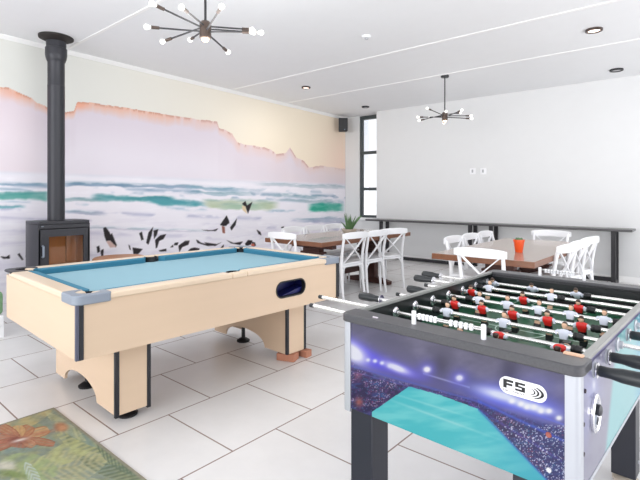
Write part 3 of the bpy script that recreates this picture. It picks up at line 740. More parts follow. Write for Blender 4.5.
# ------------------------------------------------------------------ dining tables
def dining_table(name, label, x0, x1, y0, y1, peds):
    t = thing(name, label, 'table', ((x0+x1)/2, (y0+y1)/2, 0))
    w_, l_ = (x1-x0)/2, (y1-y0)/2
    mb = MB(); mb.mi = 0; mb.b2(-w_, w_, -l_, l_, .69, .745)
    for f_ in mb.bm.faces:
        if all(abs(v.co.z-.745) < 1e-4 for v in f_.verts): f_.material_index = 1
    mb.obj('tabletop', [M['wood'], M['wood_top_sheen']], t, bevel=.005)
    for p in peds:
        q = p-(y0+y1)/2
        mb = MB(); mb.b2(-.14, .14, q-.05, q+.05, .08, .62); pd = mb.obj('pedestal', M['darkwood'], t, bevel=.006)
        mb = MB(); mb.b2(-w_*.72, w_*.72, q-.045, q+.045, .62, .69); mb.obj('top_beam', M['darkwood'], pd, bevel=.005)
        mb = MB(); mb.prism([(-w_*.78, 0), (w_*.78, 0), (w_*.78, .05), (.16, .09), (-.16, .09), (-w_*.78, .05)], q-.045, q+.045, 'Y'); mb.obj('foot', M['darkwood'], pd, bevel=.005)
        for zz in (.44, .5, .56): MB().b2(-.17, .17, q-.065, q+.065, zz-.012, zz+.012).obj('slat', M['darkwood'], pd)
    mb = MB(); mb.b2(-.03, .03, peds[0]-(y0+y1)/2+.05, peds[1]-(y0+y1)/2-.05, .20, .27); mb.obj('stretcher', M['darkwood'], t, bevel=.004)
    return t
T1 = (-4.47, -3.50, 4.10, 6.15); T2 = (-2.085, -1.155, 4.06, 6.10)
dining_table('dining_table', 'brown wooden trestle dining table beside the mural, behind the pool table', *T1, (4.5, 5.75))
dining_table('dining_table', 'brown wooden dining table behind the football table with the orange pot', *T2, (4.6, 5.7))

# ------------------------------------------------------------------ cross-back chairs
def make_chair():
    t = thing('dining_chair', 'white chair', 'chair')
    wm = M['white']
    # seat
    mb = MB(); mb.prism([(-.205, -.17), (-.19, -.19), (.19, -.19), (.205, -.17), (.22, .17), (.19, .205), (-.19, .205), (-.22, .17)], .435, .465); mb.obj('seat', wm, t, bevel=.012, segs=3)
    for s in (-1, 1):
        MB().tube([(s*.185, .175, .44), (s*.19, .185, .2), (s*.195, .195, 0)], [.018, .017, .013], 10).obj('leg', wm, t)
        # rear leg continuing as back post
        pts = [(s*.20, -.235, 0), (s*.195, -.205, .22), (s*.19, -.19, .44), (s*.192, -.20, .58), (s*.196, -.225, .72), (s*.20, -.25, .81)]
        MB().tube(pts, [.013, .017, .019, .017, .016, .015], 10, flat=1.15).obj('leg', wm, t)
    # top rail (curved board)
    n = 12; mb = MB(); rings = []
    for k in range(n+1):
        u = -1+2*k/n; x = u*.236; y = -.252-.03*(1-u*u)
        hh = .041*(1-.3*abs(u)**4); zc_ = .808-.006*u*u
        rings.append([mb.bm.verts.new((x, y+dy, zc_+dz)) for dy, dz in ((-.009, -hh), (.009, -hh), (.010, 0), (.009, hh), (-.009, hh), (-.010, 0))])
    for a, b in zip(rings, rings[1:]):
        for k in range(6): mb._f([a[k], a[(k+1) % 6], b[(k+1) % 6], b[k]])
    mb._f(rings[0][::-1]); mb._f(rings[-1]); mb.obj('top_rail', wm, t, bevel=.004)
    # X
    for s in (-1, 1):
        pts = []
        for k in range(9):
            q = k/8; x = s*(.18-.36*q); z = .78-.32*q; y = -.245+.045*q-.012*math.sin(PI*q)+s*.004; pts.append((x, y, z))
        mb = MB(); mb.ribbon(pts, .024, .009, (1, 0, .9*s)); mb.obj('cross_bar', wm, t)
    # braces below the seat
    mb = MB()
    for s in (-1, 1):
        pts = [(s*.18, .18, .27)]+[(s*.18*math.cos(a), .18, .28+.145*math.sin(a)) for a in (.3, .7, 1.1, 1.5)]
        pts = [(s*(.188-.10*(1-math.cos(a))), .185, .29+.14*math.sin(a)) for a in (0, .4, .8, 1.2, 1.57)]
        mb.tube(pts, .008, 6)
        pts = [(s*(.192-.10*(1-math.cos(a))), -.198, .28+.15*math.sin(a)) for a in (0, .4, .8, 1.2, 1.57)]
        mb.tube(pts, .008, 6)
        pts = [(s*.19, .18-.12*(1-math.cos(a)), .28+.15*math.sin(a)) for a in (0, .5, 1., 1.57)]; mb.tube(pts, .008, 6)
        pts = [(s*.19, -.195+.12*(1-math.cos(a)), .28+.15*math.sin(a)) for a in (0, .5, 1., 1.57)]; mb.tube(pts, .008, 6)
    mb.obj('seat_brace', wm, t)
    mb = MB(); mb.tube([(-.188, -.188, .425), (.188, -.188, .425)], .013, 8); mb.tube([(-.188, .175, .42), (.188, .175, .42)], .012, 8); mb.tube([(-.188, -.188, .42), (-.188, .175, .42)], .012, 8); mb.tube([(.188, -.188, .42), (.188, .175, .42)], .012, 8); mb.obj('seat_frame', wm, t)
    return t
ch0 = make_chair()
G1, G2 = 'white chairs around the mural-side table', 'white chairs around the orange pot table'
# facing angles: back is at local -y.
R90 = PI/2
places = [
    (-3.645, 4.64, R90-.08, 'leftmost white cross-back chair of the row on the near right side of the mural-side table', G1),
    (-3.62, 5.09, R90-.03, 'middle white cross-back chair of the row of three at the mural-side table', G1),
    (-3.62, 5.57, R90-.36, 'white cross-back chair nearest the counter in the row of three at the mural-side table', G1),
    (-4.06, 4.25, 0.02, 'white cross-back chair at the near end of the mural-side table, behind the pool table', G1),
    (-4.36, 4.78, -R90, 'white cross-back chair on the mural side of the table, nearest the stove', G1),
    (-4.36, 5.24, -R90, 'white cross-back chair on the mural side of the table, middle one of three', G1),
    (-4.36, 5.70, -R90, 'white cross-back chair on the mural side of the table, nearest the window', G1),
    (-1.54, 4.15, -.06, 'white cross-back chair at the near end of the table, right behind the football table', G2),
    (-1.975, 4.86, -R90, 'white cross-back chair on the left of the orange pot table, nearer one', G2),
    (-1.975, 5.32, -R90, 'white cross-back chair on the left of the orange pot table, middle one', G2),
    (-1.975, 5.78, -R90, 'white cross-back chair on the left of the orange pot table, furthest one', G2),
    (-1.64, 6.20, PI, 'white cross-back chair at the far end of the orange pot table, facing the camera', G2),
    (-1.32, 4.86, R90-.17, 'white cross-back chair on the right of the orange pot table, nearest of three', G2),
    (-1.32, 5.345, R90-.17, 'white cross-back chair on the right of the orange pot table, middle of three', G2),
    (-1.32, 5.83, R90-.17, 'white cross-back chair on the right of the orange pot table, furthest of three', G2),
]
for i, (x, y, rz, lab, g) in enumerate(places):
    if i == 0:
        ch0.location = (x, y, 0); ch0.rotation_euler = (0, 0, rz); tag(ch0, lab, 'chair', g)
    else: dup(ch0, (x, y, 0), rz, lab, g)

# ------------------------------------------------------------------ plants on tables
sp = thing('potted_succulent', 'spiky green succulent in a shallow stone bowl on the mural-side table', 'plant', (-4.10, 5.42, .745))
mb = MB(); mb.lathe([(0, 0), (.07, 0), (.105, .035), (.115, .06), (.108, .06), (.095, .045), (0, .045)], n=24); mb.obj('bowl', M['clay'], sp)
mb = MB(); mb.lathe([(.1, .046), (.05, .056), (0, .058)], n=20); mb.obj('soil', M['soil'], sp)
random.seed(4)
mb = MB()
for k in range(20):
    a = k*2.4; L = random.uniform(.14, .27); tilt = random.uniform(.05, .75); bx_, by_ = .035*math.cos(a), .035*math.sin(a)
    pts = [(bx_+math.cos(a)*math.sin(tilt)*L*t*(.6+.4*t), by_+math.sin(a)*math.sin(tilt)*L*t*(.6+.4*t), .05+L*t*math.cos(tilt)) for t in (0, .3, .6, .85, 1)]
    mb.tube(pts, [.012, .013, .010, .005, .001], 6, flat=.5)
mb.obj('leaves', M['green'], sp)
cp = thing('potted_cactus', 'small cactus in a bright orange pot on the dining table', 'plant', (-1.475, 4.68, .745))
mb = MB(); mb.lathe([(0, 0), (.034, 0), (.044, .07), (.047, .10), (.052, .10), (.052, .122), (.045, .122), (.042, .10), (0, .1)], n=24); mb.obj('pot', M['orange'], cp)
mb = MB()
for (a, b, r) in ((0, 0, .024), (.018, .012, .017), (-.02, .008, .018), (.002, -.02, .017), (-.008, .022, .015)): mb.lathe([(0, .10), (r*.8, .105), (r, .12), (r*.75, .135), (0, .142)], (a, b, 0), 12)
mb.obj('cactus', M['green'], cp)

# ------------------------------------------------------------------ foosball table
fr = -math.radians(2.6)
ft = thing('football_table', 'table football game with a floodlit stadium print on its cabinet, at the right', 'game table', (-1.028, 1.303, 0), fr)
FWd, FL, FZ = .778, 1.335, .88
# cabinet walls (inset slightly below the rim)
i0 = .014; cb0, cb1 = .548, .855
def fb(x0, x1, y0, y1, z0, z1): return MB().b2(x0, x1, y0, y1, z0, z1)
mb = MB()
mb.b2(i0, FWd-i0, i0, i0+.011, cb0, cb1); mb.b2(i0, FWd-i0, FL-i0-.011, FL-i0, cb0, cb1)
mb.b2(i0, i0+.011, i0+.011, FL-i0-.011, cb0, cb1); mb.b2(FWd-i0-.011, FWd-i0, i0+.011, FL-i0-.011, cb0, cb1); mb.b2(i0, i0+.011, .09, FL-.09, cb1, .868); mb.b2(FWd-i0-.011, FWd-i0, .09, FL-.09, cb1, .868); mb.b2(i0+.011, FWd-i0-.011, i0+.011, FL-i0-.011, cb0, cb0+.02)
cab = mb.obj('cabinet', pmat('cabinet_purple_grey', (96, 92, 128), .4), ft, smooth=False)
def front_col(X, Y, Z):
    px, py = proj(X, Y, Z)
    n = fbm(px*.05, py*.08, 2); n2 = fbm(px*.5, py*.5, 12)
    c = np.zeros(px.shape+(3,))+np.array((100, 96, 122.))
    top = 318+(px-343)*.235; e = py-top       # depth below the rim
    c = mixc(c, sm(5, 45, e)*.5, (104, 98, 170))
    c = mixc(c, np.clip((n-.4)*1.5, 0, .6), (134, 130, 160))
    c = mixc(c, .8*blob(px, py, 510, 372, 10, 14), (48, 44, 76)); c = mixc(c, .7*blob(px, py, 440, 366, 10, 12, 20), (60, 56, 80)); c = mixc(c, .5*blob(px, py, 385, 338, 22, 8, 20), (80, 78, 110)); c = mixc(c, .6*blob(px, py, 470, 385, 14, 9, 30), (60, 60, 90))
    c = mixc(c, .6*blob(px, py, 535, 385, 30, 14), (112, 112, 190))
    # stands: dark purple band following the light line
    lx = [340, 352, 360, 380, 420, 450, 475, 500, 530, 565]; lyv = [352, 359, 366, 376, 386, 392, 398, 408, 418, 428]
    ll = np.interp(px, lx, lyv)
    stand = sm(-2, 4, py-ll)
    sp1 = hash2(np.floor(px*1.1), np.floor(py*1.1), 3)
    base = np.zeros(px.shape+(3,))+np.array((50, 42, 88.))
    base = mixc(base, np.clip((n2-.45)*2.5, 0, .8), (110, 70, 130))
    base = mixc(base, .6*sm(500, 545, px), (48, 52, 120))
    base = mixc(base, np.clip((fbm(px*.12, py*.5, 7)-.5)*2.5, 0, .7), (60, 86, 150))
    cl_ = sm(.45, .62, fbm(px*.10, py*.22, 91)); base = mixc(base, np.where(sp1 > .84, .75, 0)*cl_, (200, 182, 214)); base = mixc(base, np.where(sp1 < .06, .6, 0)*cl_, (190, 90, 110)); base = mixc(base, np.where((sp1 > .4) & (sp1 < .46), .5, 0), (70, 150, 190))
    c = c*(1-stand[..., None])+base*stand[..., None]
    for (x0, y0, x1, y1, col, wd, kk) in ((352, 366, 480, 402, (90, 100, 190), 1.2, .7), (354, 372, 470, 402, (120, 110, 190), .8, .5), (425, 374, 468, 387, (180, 180, 225), .9, .7), (480, 402, 562, 440, (70, 100, 220), 1.6, .7), (510, 405, 562, 424, (110, 130, 235), 1.2, .6), (470, 404, 560, 460, (90, 80, 180), 1.4, .5)):
        dd = np.abs((py-y0)-(y1-y0)/(x1-x0)*(px-x0)); c = mixc(c, kk*np.exp(-(dd/wd)**2)*((px > x0-2) & (px < x1+2)), col)
    # lights
    c = mixc(c, np.clip(1.2*blob(px, py, 354, 350, 20, 9, 35)+.9*blob(px, py, 372, 360, 26, 8, 25), 0, .95), (92, 84, 235))
    c = mixc(c, np.clip(1.5*blob(px, py, 352, 352, 16, 8, 35), 0, 1), (244, 244, 255))
    c = mixc(c, np.clip(1.1*blob(px, py, 400, 369, 22, 5.5, 22), 0, .9), (110, 100, 240)); c = mixc(c, np.clip(1.3*blob(px, py, 397, 368, 12, 3.4, 22), 0, 1), (236, 236, 255))
    for (x, y) in ((368, 360), (375, 361), (382, 363), (390, 366)): c = mixc(c, np.clip(blob(px, py, x, y, 2.2, 1.8)*1.2, 0, 1), (230, 232, 255))
    for (x, y) in ((427, 369.5), (459.5, 378)):
        c = mixc(c, .8*blob(px, py, x, y, 9, 8), (110, 104, 225)); c = mixc(c, np.clip(1.5*blob(px, py, x, y, 3.4, 2.8), 0, 1), (250, 248, 255))
    c = mixc(c, np.clip(1.3*blob(px, py, 505, 398, 36, 10, 15)+.6*blob(px, py, 545, 410, 24, 12, 15), 0, .95), (96, 104, 240))
    c = mixc(c, np.clip(1.1*blob(px, py, 500, 395, 24, 5.5, 15)+1.0*blob(px, py, 536, 408, 20, 4.5, 14), 0, 1), (226, 232, 255))
    for (x, y) in ((512, 401), (521, 404), (527, 407), (534, 407), (541, 411), (549, 411), (559, 418)): c = mixc(c, np.clip(1.3*blob(px, py, x, y, 3, 2.4), 0, 1), (252, 252, 255))
    k = (sp1 > .9) & (py > 425) & (px > 495); c = mixc(c, np.where(k, .8, 0), (225, 230, 255))
    # pitch
    pit = [(372, 412), (409, 386.5), (440, 395), (478, 409), (486, 416), (545, 478), (640, 600), (372, 520)]
    pm = poly_mask(px, py, pit)
    pc = np.zeros(px.shape+(3,))+np.array((86, 204, 212.))
    pc = mixc(pc, np.clip((fbm(px*.03+py*.02, py*.12, 6)-.4)*2.2, 0, .7), (136, 226, 228)); pc = mixc(pc, .6*sm(470, 540, px), (60, 180, 205)); pc = mixc(pc, .4*sm(392, 386, py), (60, 160, 190))
    pc = mixc(pc, np.clip(blob(px, py, 440, 418, 50, 1.2, 20)*.5+blob(px, py, 430, 405, 40, 1, 17)*.4, 0, 1), (196, 240, 240))
    c = np.where(pm[..., None], pc, c)
    edge = np.exp(-(np.abs((py-409)-(px-478)*1.03)/1.6)**2)*(px > 478)*(px < 550); c = mixc(c, .7*edge, (60, 110, 200))
    c = mixc(c, .7*blob(px, py, 359, 402, 4, 5), (200, 110, 90)); c = mixc(c, .5*blob(px, py, 358, 376, 4, 4), (200, 110, 130))
    return c*.76-6
pm_ = vcol_mat('stadium_print', .3, .3)
tw = .028
print_grid('front_print', (i0+tw-.014, i0-.0015, cb0-.0), (FWd-2*i0-2*tw+.028, 0, 0), (0, 0, cb1-cb0), 420, 200, front_col, pm_, ft)
def side_col(X, Y, Z):
    px, py = proj(X, Y, Z)
    c = np.zeros(px.shape+(3,))+np.array((150, 148, 172.))
    c = mixc(c, np.clip(blob(px, py, 592, 385, 10, 26), 0, 1)*.8, (168, 172, 232)); c = mixc(c, .7*blob(px, py, 586, 420, 4, 30), (140, 142, 196)); c = mixc(c, .9*blob(px, py, 594, 385, 1.6, 5), (240, 244, 255))
    c = mixc(c, np.clip((fbm(px*.2, py*.1, 4)-.4), 0, .5), (128, 122, 150))
    b = 612+(388-py)*.10
    m = sm(b-2, b+2, px)*sm(1.0, .99, (py-360)/200)
    c = mixc(c, m*.95, (142, 214, 218)); c = mixc(c, .9*sm(632, 640, px), (110, 190, 215))
    return c*.80
print_grid('side_print', (FWd-i0+.0015, i0+tw-.014, cb0), (0, FL-2*i0-2*tw+.028, 0), (0, 0, cb1-cb0), 400, 140, side_col, pm_, ft)
MB().b2(FWd-i0-.002, FWd-i0+.003, i0+tw, FL-i0-tw, cb0-.006, cb0+.006).obj('bottom_trim', M['alu'], ft)
# corner trims
for (x, y, a, b) in ((i0, i0, 1, 1), (FWd-i0, i0, -1, 1), (i0, FL-i0, 1, -1), (FWd-i0, FL-i0, -1, -1)):
    mb = MB()
    r = .014; o_ = .006
    pts = [(x+a*tw, y-b*o_)]+[(x+a*(r-o_)-a*r*math.sin(math.radians(t)), y+b*(r-o_)-b*r*math.cos(math.radians(t))) for t in range(0, 91, 15)]+[(x-a*o_, y+b*tw)]
    pts += [(x+a*.003, y+b*tw), (x+a*.003, y+b*.003), (x+a*tw, y+b*.003)]
    mb.prism(pts, cb0-.012, cb1); mb.obj('corner_trim', M['alu'], ft)
# rim: frame board with rounded corners
rb = .032
def rnd(x0, x1, y0, y1, r, n=6):
    return rrect(x0, x1, y0, y1, r, n)
inL, inR, inN, inF = .029, FWd-.031, .092, FL-.092
mb = MB()
outer = rrect(0, FWd, 0, FL, .03, 5); 
def frame_ring(mb, outer, inner, z0, z1):
    n = len(outer); A0 = [mb.bm.verts.new((*p, z0)) for p in outer]; A1 = [mb.bm.verts.new((*p, z1)) for p in outer]; B0 = [mb.bm.verts.new((*p, z0)) for p in inner]; B1 = [mb.bm.verts.new((*p, z1)) for p in inner]
    for i in range(n):
        j = (i+1) % n
        mb._f([A0[i], A0[j], A1[j], A1[i]]); mb._f([A1[i], A1[j], B1[j], B1[i]]); mb._f([B0[i], B1[i], B1[j], B0[j]]); mb._f([A0[j], A0[i], B0[i], B0[j]])
mb.bm.free()
def slab(y0, y1, near):
    mb = MB(); r = .03; pts = []
    if near: pts = [(FWd, y1), (0, y1)]+[(r-r*math.cos(math.radians(t)), y0+r-r*math.sin(math.radians(t))) for t in range(0, 91, 15)]+[(FWd-r+r*math.sin(math.radians(t)), y0+r-r*math.cos(math.radians(t))) for t in range(0, 91, 15)]
    else: pts = [(0, y0), (FWd, y0)]+[(FWd-r+r*math.cos(math.radians(t)), y1-r+r*math.sin(math.radians(t))) for t in range(0, 91, 15)]+[(r-r*math.sin(math.radians(t)), y1-r+r*math.cos(math.radians(t))) for t in range(0, 91, 15)]
    mb.prism(pts, FZ-rb+.004, FZ); return mb.obj('rim', M['rim'], ft, bevel=.004)
slab(0, inN, True); slab(inF, FL, False)
for xa, xb in ((.008, .029), (FWd-.031, FWd-.010)): MB().b2(xa, xb, inN, inF, FZ-.013, FZ-.0005).obj('side_rail', M['rim_light'], ft, bevel=.002)
# inner walls + field
FZ0 = .752
mb = MB()
mb.b2(inL-.004, inL, inN, inF, FZ0, FZ-.013); mb.b2(inR, inR+.004, inN, inF, FZ0, FZ-.013); mb.b2(inL, inR, inN-.004, inN, FZ0, FZ-.013); mb.b2(inL, inR, inF, inF+.004, FZ0, FZ-.013)
mb.obj('inner_wall', M['inner'], ft, smooth=False)
MB().b2(inL, inR, inN, inF, FZ0-.012, FZ0).obj('playfield', M['field'], ft, smooth=False)
mb = MB(); lz = (FZ0, FZ0+.0012)
yc = FL/2; xc = FWd/2
mb.b2(inL, inR, yc-.002, yc+.002, *lz)
for s in (-1, 1):
    ye = inN if s < 0 else inF
    for hw, dp in ((.20, .19), (.12, .10)):
        y2 = ye-s*dp
        mb.b2(xc-hw, xc+hw, min(y2-.002, y2+.002), max(y2-.002, y2+.002), *lz)
        mb.b2(xc-hw-.002, xc-hw+.002, min(ye, y2), max(ye, y2), *lz); mb.b2(xc+hw-.002, xc+hw+.002, min(ye, y2), max(ye, y2), *lz)
for k in range(40):
    a = 2*PI*k/40; b = 2*PI*(k+1)/40; r = .095
    mb.box((xc+r*math.cos((a+b)/2), yc+r*math.sin((a+b)/2), FZ0+.0006), (.004, .016, .0012), rz=(a+b)/2)
mb.obj('field_lines', M['field_line'], ft, smooth=False)
for s, y in ((-1, inN), (1, inF)):
    MB().b2(xc-.10, xc+.10, y-.003 if s < 0 else y-.002, y+.002 if s < 0 else y+.003, FZ0+.002, FZ0+.07).obj('goal_mouth', M['black'], ft, smooth=False)
# legs
for (x, y) in ((.03, i0+.012), (.60, i0+.012), (.03, FL-.14), (.60, FL-.14)):
    lg = MB().b2(x, x+.095, y, y+.095, .035, cb0).obj('leg', M['leg'], ft, bevel=.003)
    mb = MB(); mb.lathe([(.0, 0), (.05, 0), (.052, .012), (.03, .024), (.014, .026), (.014, .036), (0, .036)], (x+.0475, y+.0475, 0), 20); mb.obj('foot', M['clay'], lg)
    mb = MB(); mb.lathe([(0, 0), (.007, 0), (.007, .004), (0, .005)], (x+.096, y+.048, .10), 10, 'X'); mb.obj('bolt', M['alu'], lg)
# ball return on the right side
ry = at_x(600.5, 408, -.262); vy = ry[0]-1.305+.03
vy = .165; vz = .712
prx = FWd-i0+.002
mb = MB(); rings = []
def oval(r, sc=1.0): return [(vy+r*.8*math.cos(2*PI*k/28), vz+r*sc*math.sin(2*PI*k/28)) for k in range(28)]
prof = [(.052, .0), (.052, .006), (.046, .009), (.040, .006), (.038, -.002)]
for r, h in prof: rings.append([mb.bm.verts.new((prx+h, *p)) for p in oval(r)])
for a, b in zip(rings, rings[1:]):
    for k in range(28): mb._f([a[k], a[(k+1) % 28], b[(k+1) % 28], b[k]])
mb.obj('ball_return_ring', M['chrome'], ft)
mb = MB(); mb.prism(oval(.046), prx-.0005, prx+.001, 'X'); mb.obj('ball_return_dish', M['cap'], ft)
mb = MB(); mb.lathe([(0, 0), (.014, 0), (.016, .012), (.010, .016), (0, .016)], (prx+.001, vy+.005, vz+.008), 14, 'X'); mb.obj('ball_release_knob', M['stove'], ft)
for (yy, zz) in ((.07, .80), (.055, .72), (.055, .645), (.055, .575), (.20, .825), (.34, .80)):
    MB().lathe([(0, 0), (.006, 0), (.005, .003), (0, .004)], (prx, yy, zz), 10, 'X').obj('screw', M['screw'], ft)
def f2l(px, py):
    # point on the front print plane in local x,z
    lo = Vector((0, i0-.002, 0)); R_ = Matrix.Rotation(fr, 3, 'Z'); nrm = R_ @ Vector((0, 1, 0)); o_ = ft.location+R_ @ lo
    d = Vector(ray(px, py)); c0 = Vector((0, 0, CH)); t = (o_-c0).dot(nrm)/d.dot(nrm); p = R_.transposed() @ (c0+d*t-ft.location)
    return p.x, p.z
# front screws
for (p, q, m_) in ((548.5, 435, 'redscrew'), (549, 470, 'chrome')):
    x, z = f2l(p, q)
    MB().lathe([(0, -.0), (.0075, 0), (.006, -.003), (.003, -.0035), (0, -.002)], (x, i0-.0015, z), 14, 'Y').obj('screw', M[m_], ft)
# maker's badge
bc = [at_y(*p, 1.285) for p in ((499.5, 386), (546.5, 389))]
bl, bt_ = f2l(499.5, 383.5); br_, bb_ = f2l(547, 394)
ztop = (f2l(505, 376)[1]+f2l(540, 385)[1])/2; zbot = (f2l(505, 393)[1]+f2l(540, 402.5)[1])/2
mb = MB(); rr_ = (ztop-zbot)/2
mb.prism(rrect(bl, br_, zbot, ztop, rr_*.98, 8), i0-.0035, i0-.0018, 'Y'); bdg = mb.obj('badge', M['white'], ft, smooth=False)
bw_ = br_-bl; bh = ztop-zbot
def BX(u): return bl+bw_*u
def BZ(v): return zbot+bh*v
yl0, yl1 = i0-.0042, i0-.0034
def letter(name, polys):
    mb = MB()
    for p in polys: mb.prism([(BX(u), BZ(v)) for u, v in p], yl0, yl1, 'Y')
    return mb.obj(name, M['black_logo'], bdg, smooth=False)
letter('letter', [[(.09, .33), (.165, .33), (.165, .84), (.09, .84)], [(.165, .70), (.31, .70), (.31, .84), (.165, .84)], [(.165, .50), (.29, .50), (.29, .63), (.165, .63)]])
letter('letter', [[(.35, .33), (.56, .33), (.56, .45), (.35, .45)], [(.49, .45), (.56, .45), (.56, .62), (.49, .62)], [(.35, .54), (.49, .54), (.49, .64), (.35, .64)], [(.35, .64), (.42, .64), (.42, .72), (.35, .72)], [(.35, .72), (.56, .72), (.56, .84), (.35, .84)]])
polys = []
for (cu, r, th) in ((.57, .35, .026), (.57, .265, .019), (.57, .19, .013)):
    a = [math.radians(t) for t in range(-58, 59, 12)]
    asp = bw_/bh
    for t0, t1 in zip(a, a[1:]):
        f0 = th*math.cos(t0*.9)+.002; f1 = th*math.cos(t1*.9)+.002
        P_ = lambda rr, t: (cu+rr*math.cos(t), .5+rr*math.sin(t)*asp*.42)
        polys.append([P_(r-f0, t0), P_(r+f0, t0), P_(r+f1, t1), P_(r-f1, t1)])
letter('arc_mark', polys)
# small caption under the letters
def stroke_word(word, u0, v0, cw, chh):
    segs = {'F': ((0, 0, 0, 1), (0, 1, 1, 1), (0, .5, .8, .5)), 'I': ((.5, 0, .5, 1),), 'E': ((0, 0, 0, 1), (0, 1, 1, 1), (0, .5, .8, .5), (0, 0, 1, 0)), 'L': ((0, 0, 0, 1), (0, 0, 1, 0)), 'D': ((0, 0, 0, 1), (0, 1, .8, 1), (1, .2, 1, .8), (0, 0, .8, 0)), 'M': ((0, 0, 0, 1), (1, 0, 1, 1), (0, 1, .5, .4), (.5, .4, 1, 1)),
            'A': ((0, 0, .5, 1), (.5, 1, 1, 0), (.25, .4, .75, .4)), 'N': ((0, 0, 0, 1), (1, 0, 1, 1), (0, 1, 1, 0)), 'T': ((.5, 0, .5, 1), (0, 1, 1, 1)), 'O': ((0, 0, 0, 1), (1, 0, 1, 1), (0, 0, 1, 0), (0, 1, 1, 1)), 'R': ((0, 0, 0, 1), (0, 1, 1, 1), (1, 1, 1, .5), (0, .5, 1, .5), (.4, .5, 1, 0)), 'P': ((0, 0, 0, 1), (0, 1, 1, 1), (1, 1, 1, .5), (0, .5, 1, .5)), 'Q': ((0, 0, 0, 1), (1, 0, 1, 1), (0, 0, 1, 0), (0, 1, 1, 1), (.6, .3, 1, 0)), 'U': ((0, 0, 0, 1), (1, 0, 1, 1), (0, 0, 1, 0))}
    mb = MB()
    for k, ch in enumerate(word):
        for (a, b, c_, d) in segs[ch]:
            p = Vector((BX(u0+cw*(k+a*.68)), 0, BZ(v0+chh*b))); q = Vector((BX(u0+cw*(k+c_*.68)), 0, BZ(v0+chh*d)))
            dv = (q-p); L_ = dv.length; dv.normalize(); nn = Vector((-dv.z, 0, dv.x))*.0003
            vs = [(p+nn), (q+nn), (q-nn), (p-nn)]
            mb.prism([(v.x, v.z) for v in vs], yl0, yl1, 'Y')
    return mb.obj('caption', M['black_logo'], bdg, smooth=False)
stroke_word('EQUIPMENT', .085, .15, .053, .09)
# small marker on near rim
MB().b2(.125, .145, .028, .034, FZ, FZ+.003).obj('rim_marker', M['strip'], ft)
# rods
RZ_ = .83
rodv = [.160+.145*k for k in range(8)]
def to_local(x, y):
    p = Matrix.Rotation(-fr, 3, 'Z') @ Vector((x-ft.location.x, y-ft.location.y, 0)); return p.x, p.y
def u_at(px, v):
    """local u where the picture column px crosses a rod at local v"""
    R_ = Matrix.Rotation(fr, 3, 'Z'); nrm = R_ @ Vector((0, 1, 0)); o_ = ft.location+R_ @ Vector((0, v, 0))
    d = Vector(ray(px, 300)); d.z = 0; t = (Vector((o_.x, o_.y, 0))).dot(nrm)/d.dot(nrm)
    return to_local(d.x*t, d.y*t)[0]
def player_mesh(shirt, hair, sleeve):
    mb = MB()
    # torso: octagonal loft; units metres, origin on rod axis
    def loft(secs, mi, n=10):
        mb.mi = mi; rings = []
        for z, rx, ry, ox, oy in secs:
            rings.append([mb.bm.verts.new((ox+rx*math.copysign(abs(math.cos(2*PI*k/n))**.7, math.cos(2*PI*k/n)), oy+ry*math.copysign(abs(math.sin(2*PI*k/n))**.7, math.sin(2*PI*k/n)), z)) for k in range(n)])
        for a, b in zip(rings, rings[1:]):
            for k in range(n): mb._f([a[k], a[(k+1) % n], b[(k+1) % n], b[k]])
        mb._f(rings[0][::-1]); mb._f(rings[-1])
    loft([(-.013, .0125, .0085, 0, 0), (-.004, .014, .0105, 0, 0), (.007, .0175, .0112, 0, 0), (.015, .018, .0095, 0, 0), (.020, .009, .006, 0, 0)], 0)
    for s in (-1, 1): mb.mi = 1; mb.tube([(s*.015, 0, .014), (s*.0215, -.002, .008), (s*.0215, -.004, -.001)], [.0055, .0058, .0045], 8)
    loft([(-.034, .0125, .008, 0, 0), (-.028, .013, .0095, 0, 0), (-.015, .013, .0095, 0, 0)], 2)
    loft([(.022, .0038, .0038, 0, 0), (.026, .0066, .0068, 0, 0), (.033, .0082, .0082, 0, 0), (.039, .0072, .0074, 0, .0), (.043, .004, .004, 0, 0)], 3)
    loft([(.033, .0083, .005, 0, .0045), (.038, .0086, .0082, 0, .0012), (.0435, .006, .0066, 0, .001), (.046, .002, .002, 0, .001)], 4)
    loft([(-.052, .0105, .006, 0, 0), (-.034, .011, .007, 0, 0)], 3)
    mb.mi = 5; mb.prism([(-.012, -.072), (.012, -.072), (.008, -.052), (-.006, -.052)], -.0105, .0105, 'X')
    me = mb.obj('player', [shirt, sleeve, M['shorts'], M['skin'], hair, M['shorts']])
    return me
pw_ = player_mesh(M['shirt_w'], M['hair'], M['shirt_w']); prd = player_mesh(M['shirt_r'], M['hair'], M['shirt_w'])
rods = [  # team, left-grip?, left end u, players px, tilt deg
    ('r', 0, -.285, [505], 0),
    ('r', 0, -.37, [500, 561], 82),
    ('w', 1, -.145, [447, 503.5, 564], -12),
    ('r', 0, -.14, [455, 482.5, 513, 548, 582], 18),
    ('w', 1, -.07, [479, 507, 538.5, 570.5, 604], -14),
    ('r', 0, -.16, [472, 523.5, 579], 25),
    ('w', 1, -.21, [489, 551], -20),
    ('w', 1, -.245, [494, 533, 577], 40),
]
tilts = {}
RODL = 1.17
first = {'w': True, 'r': True}
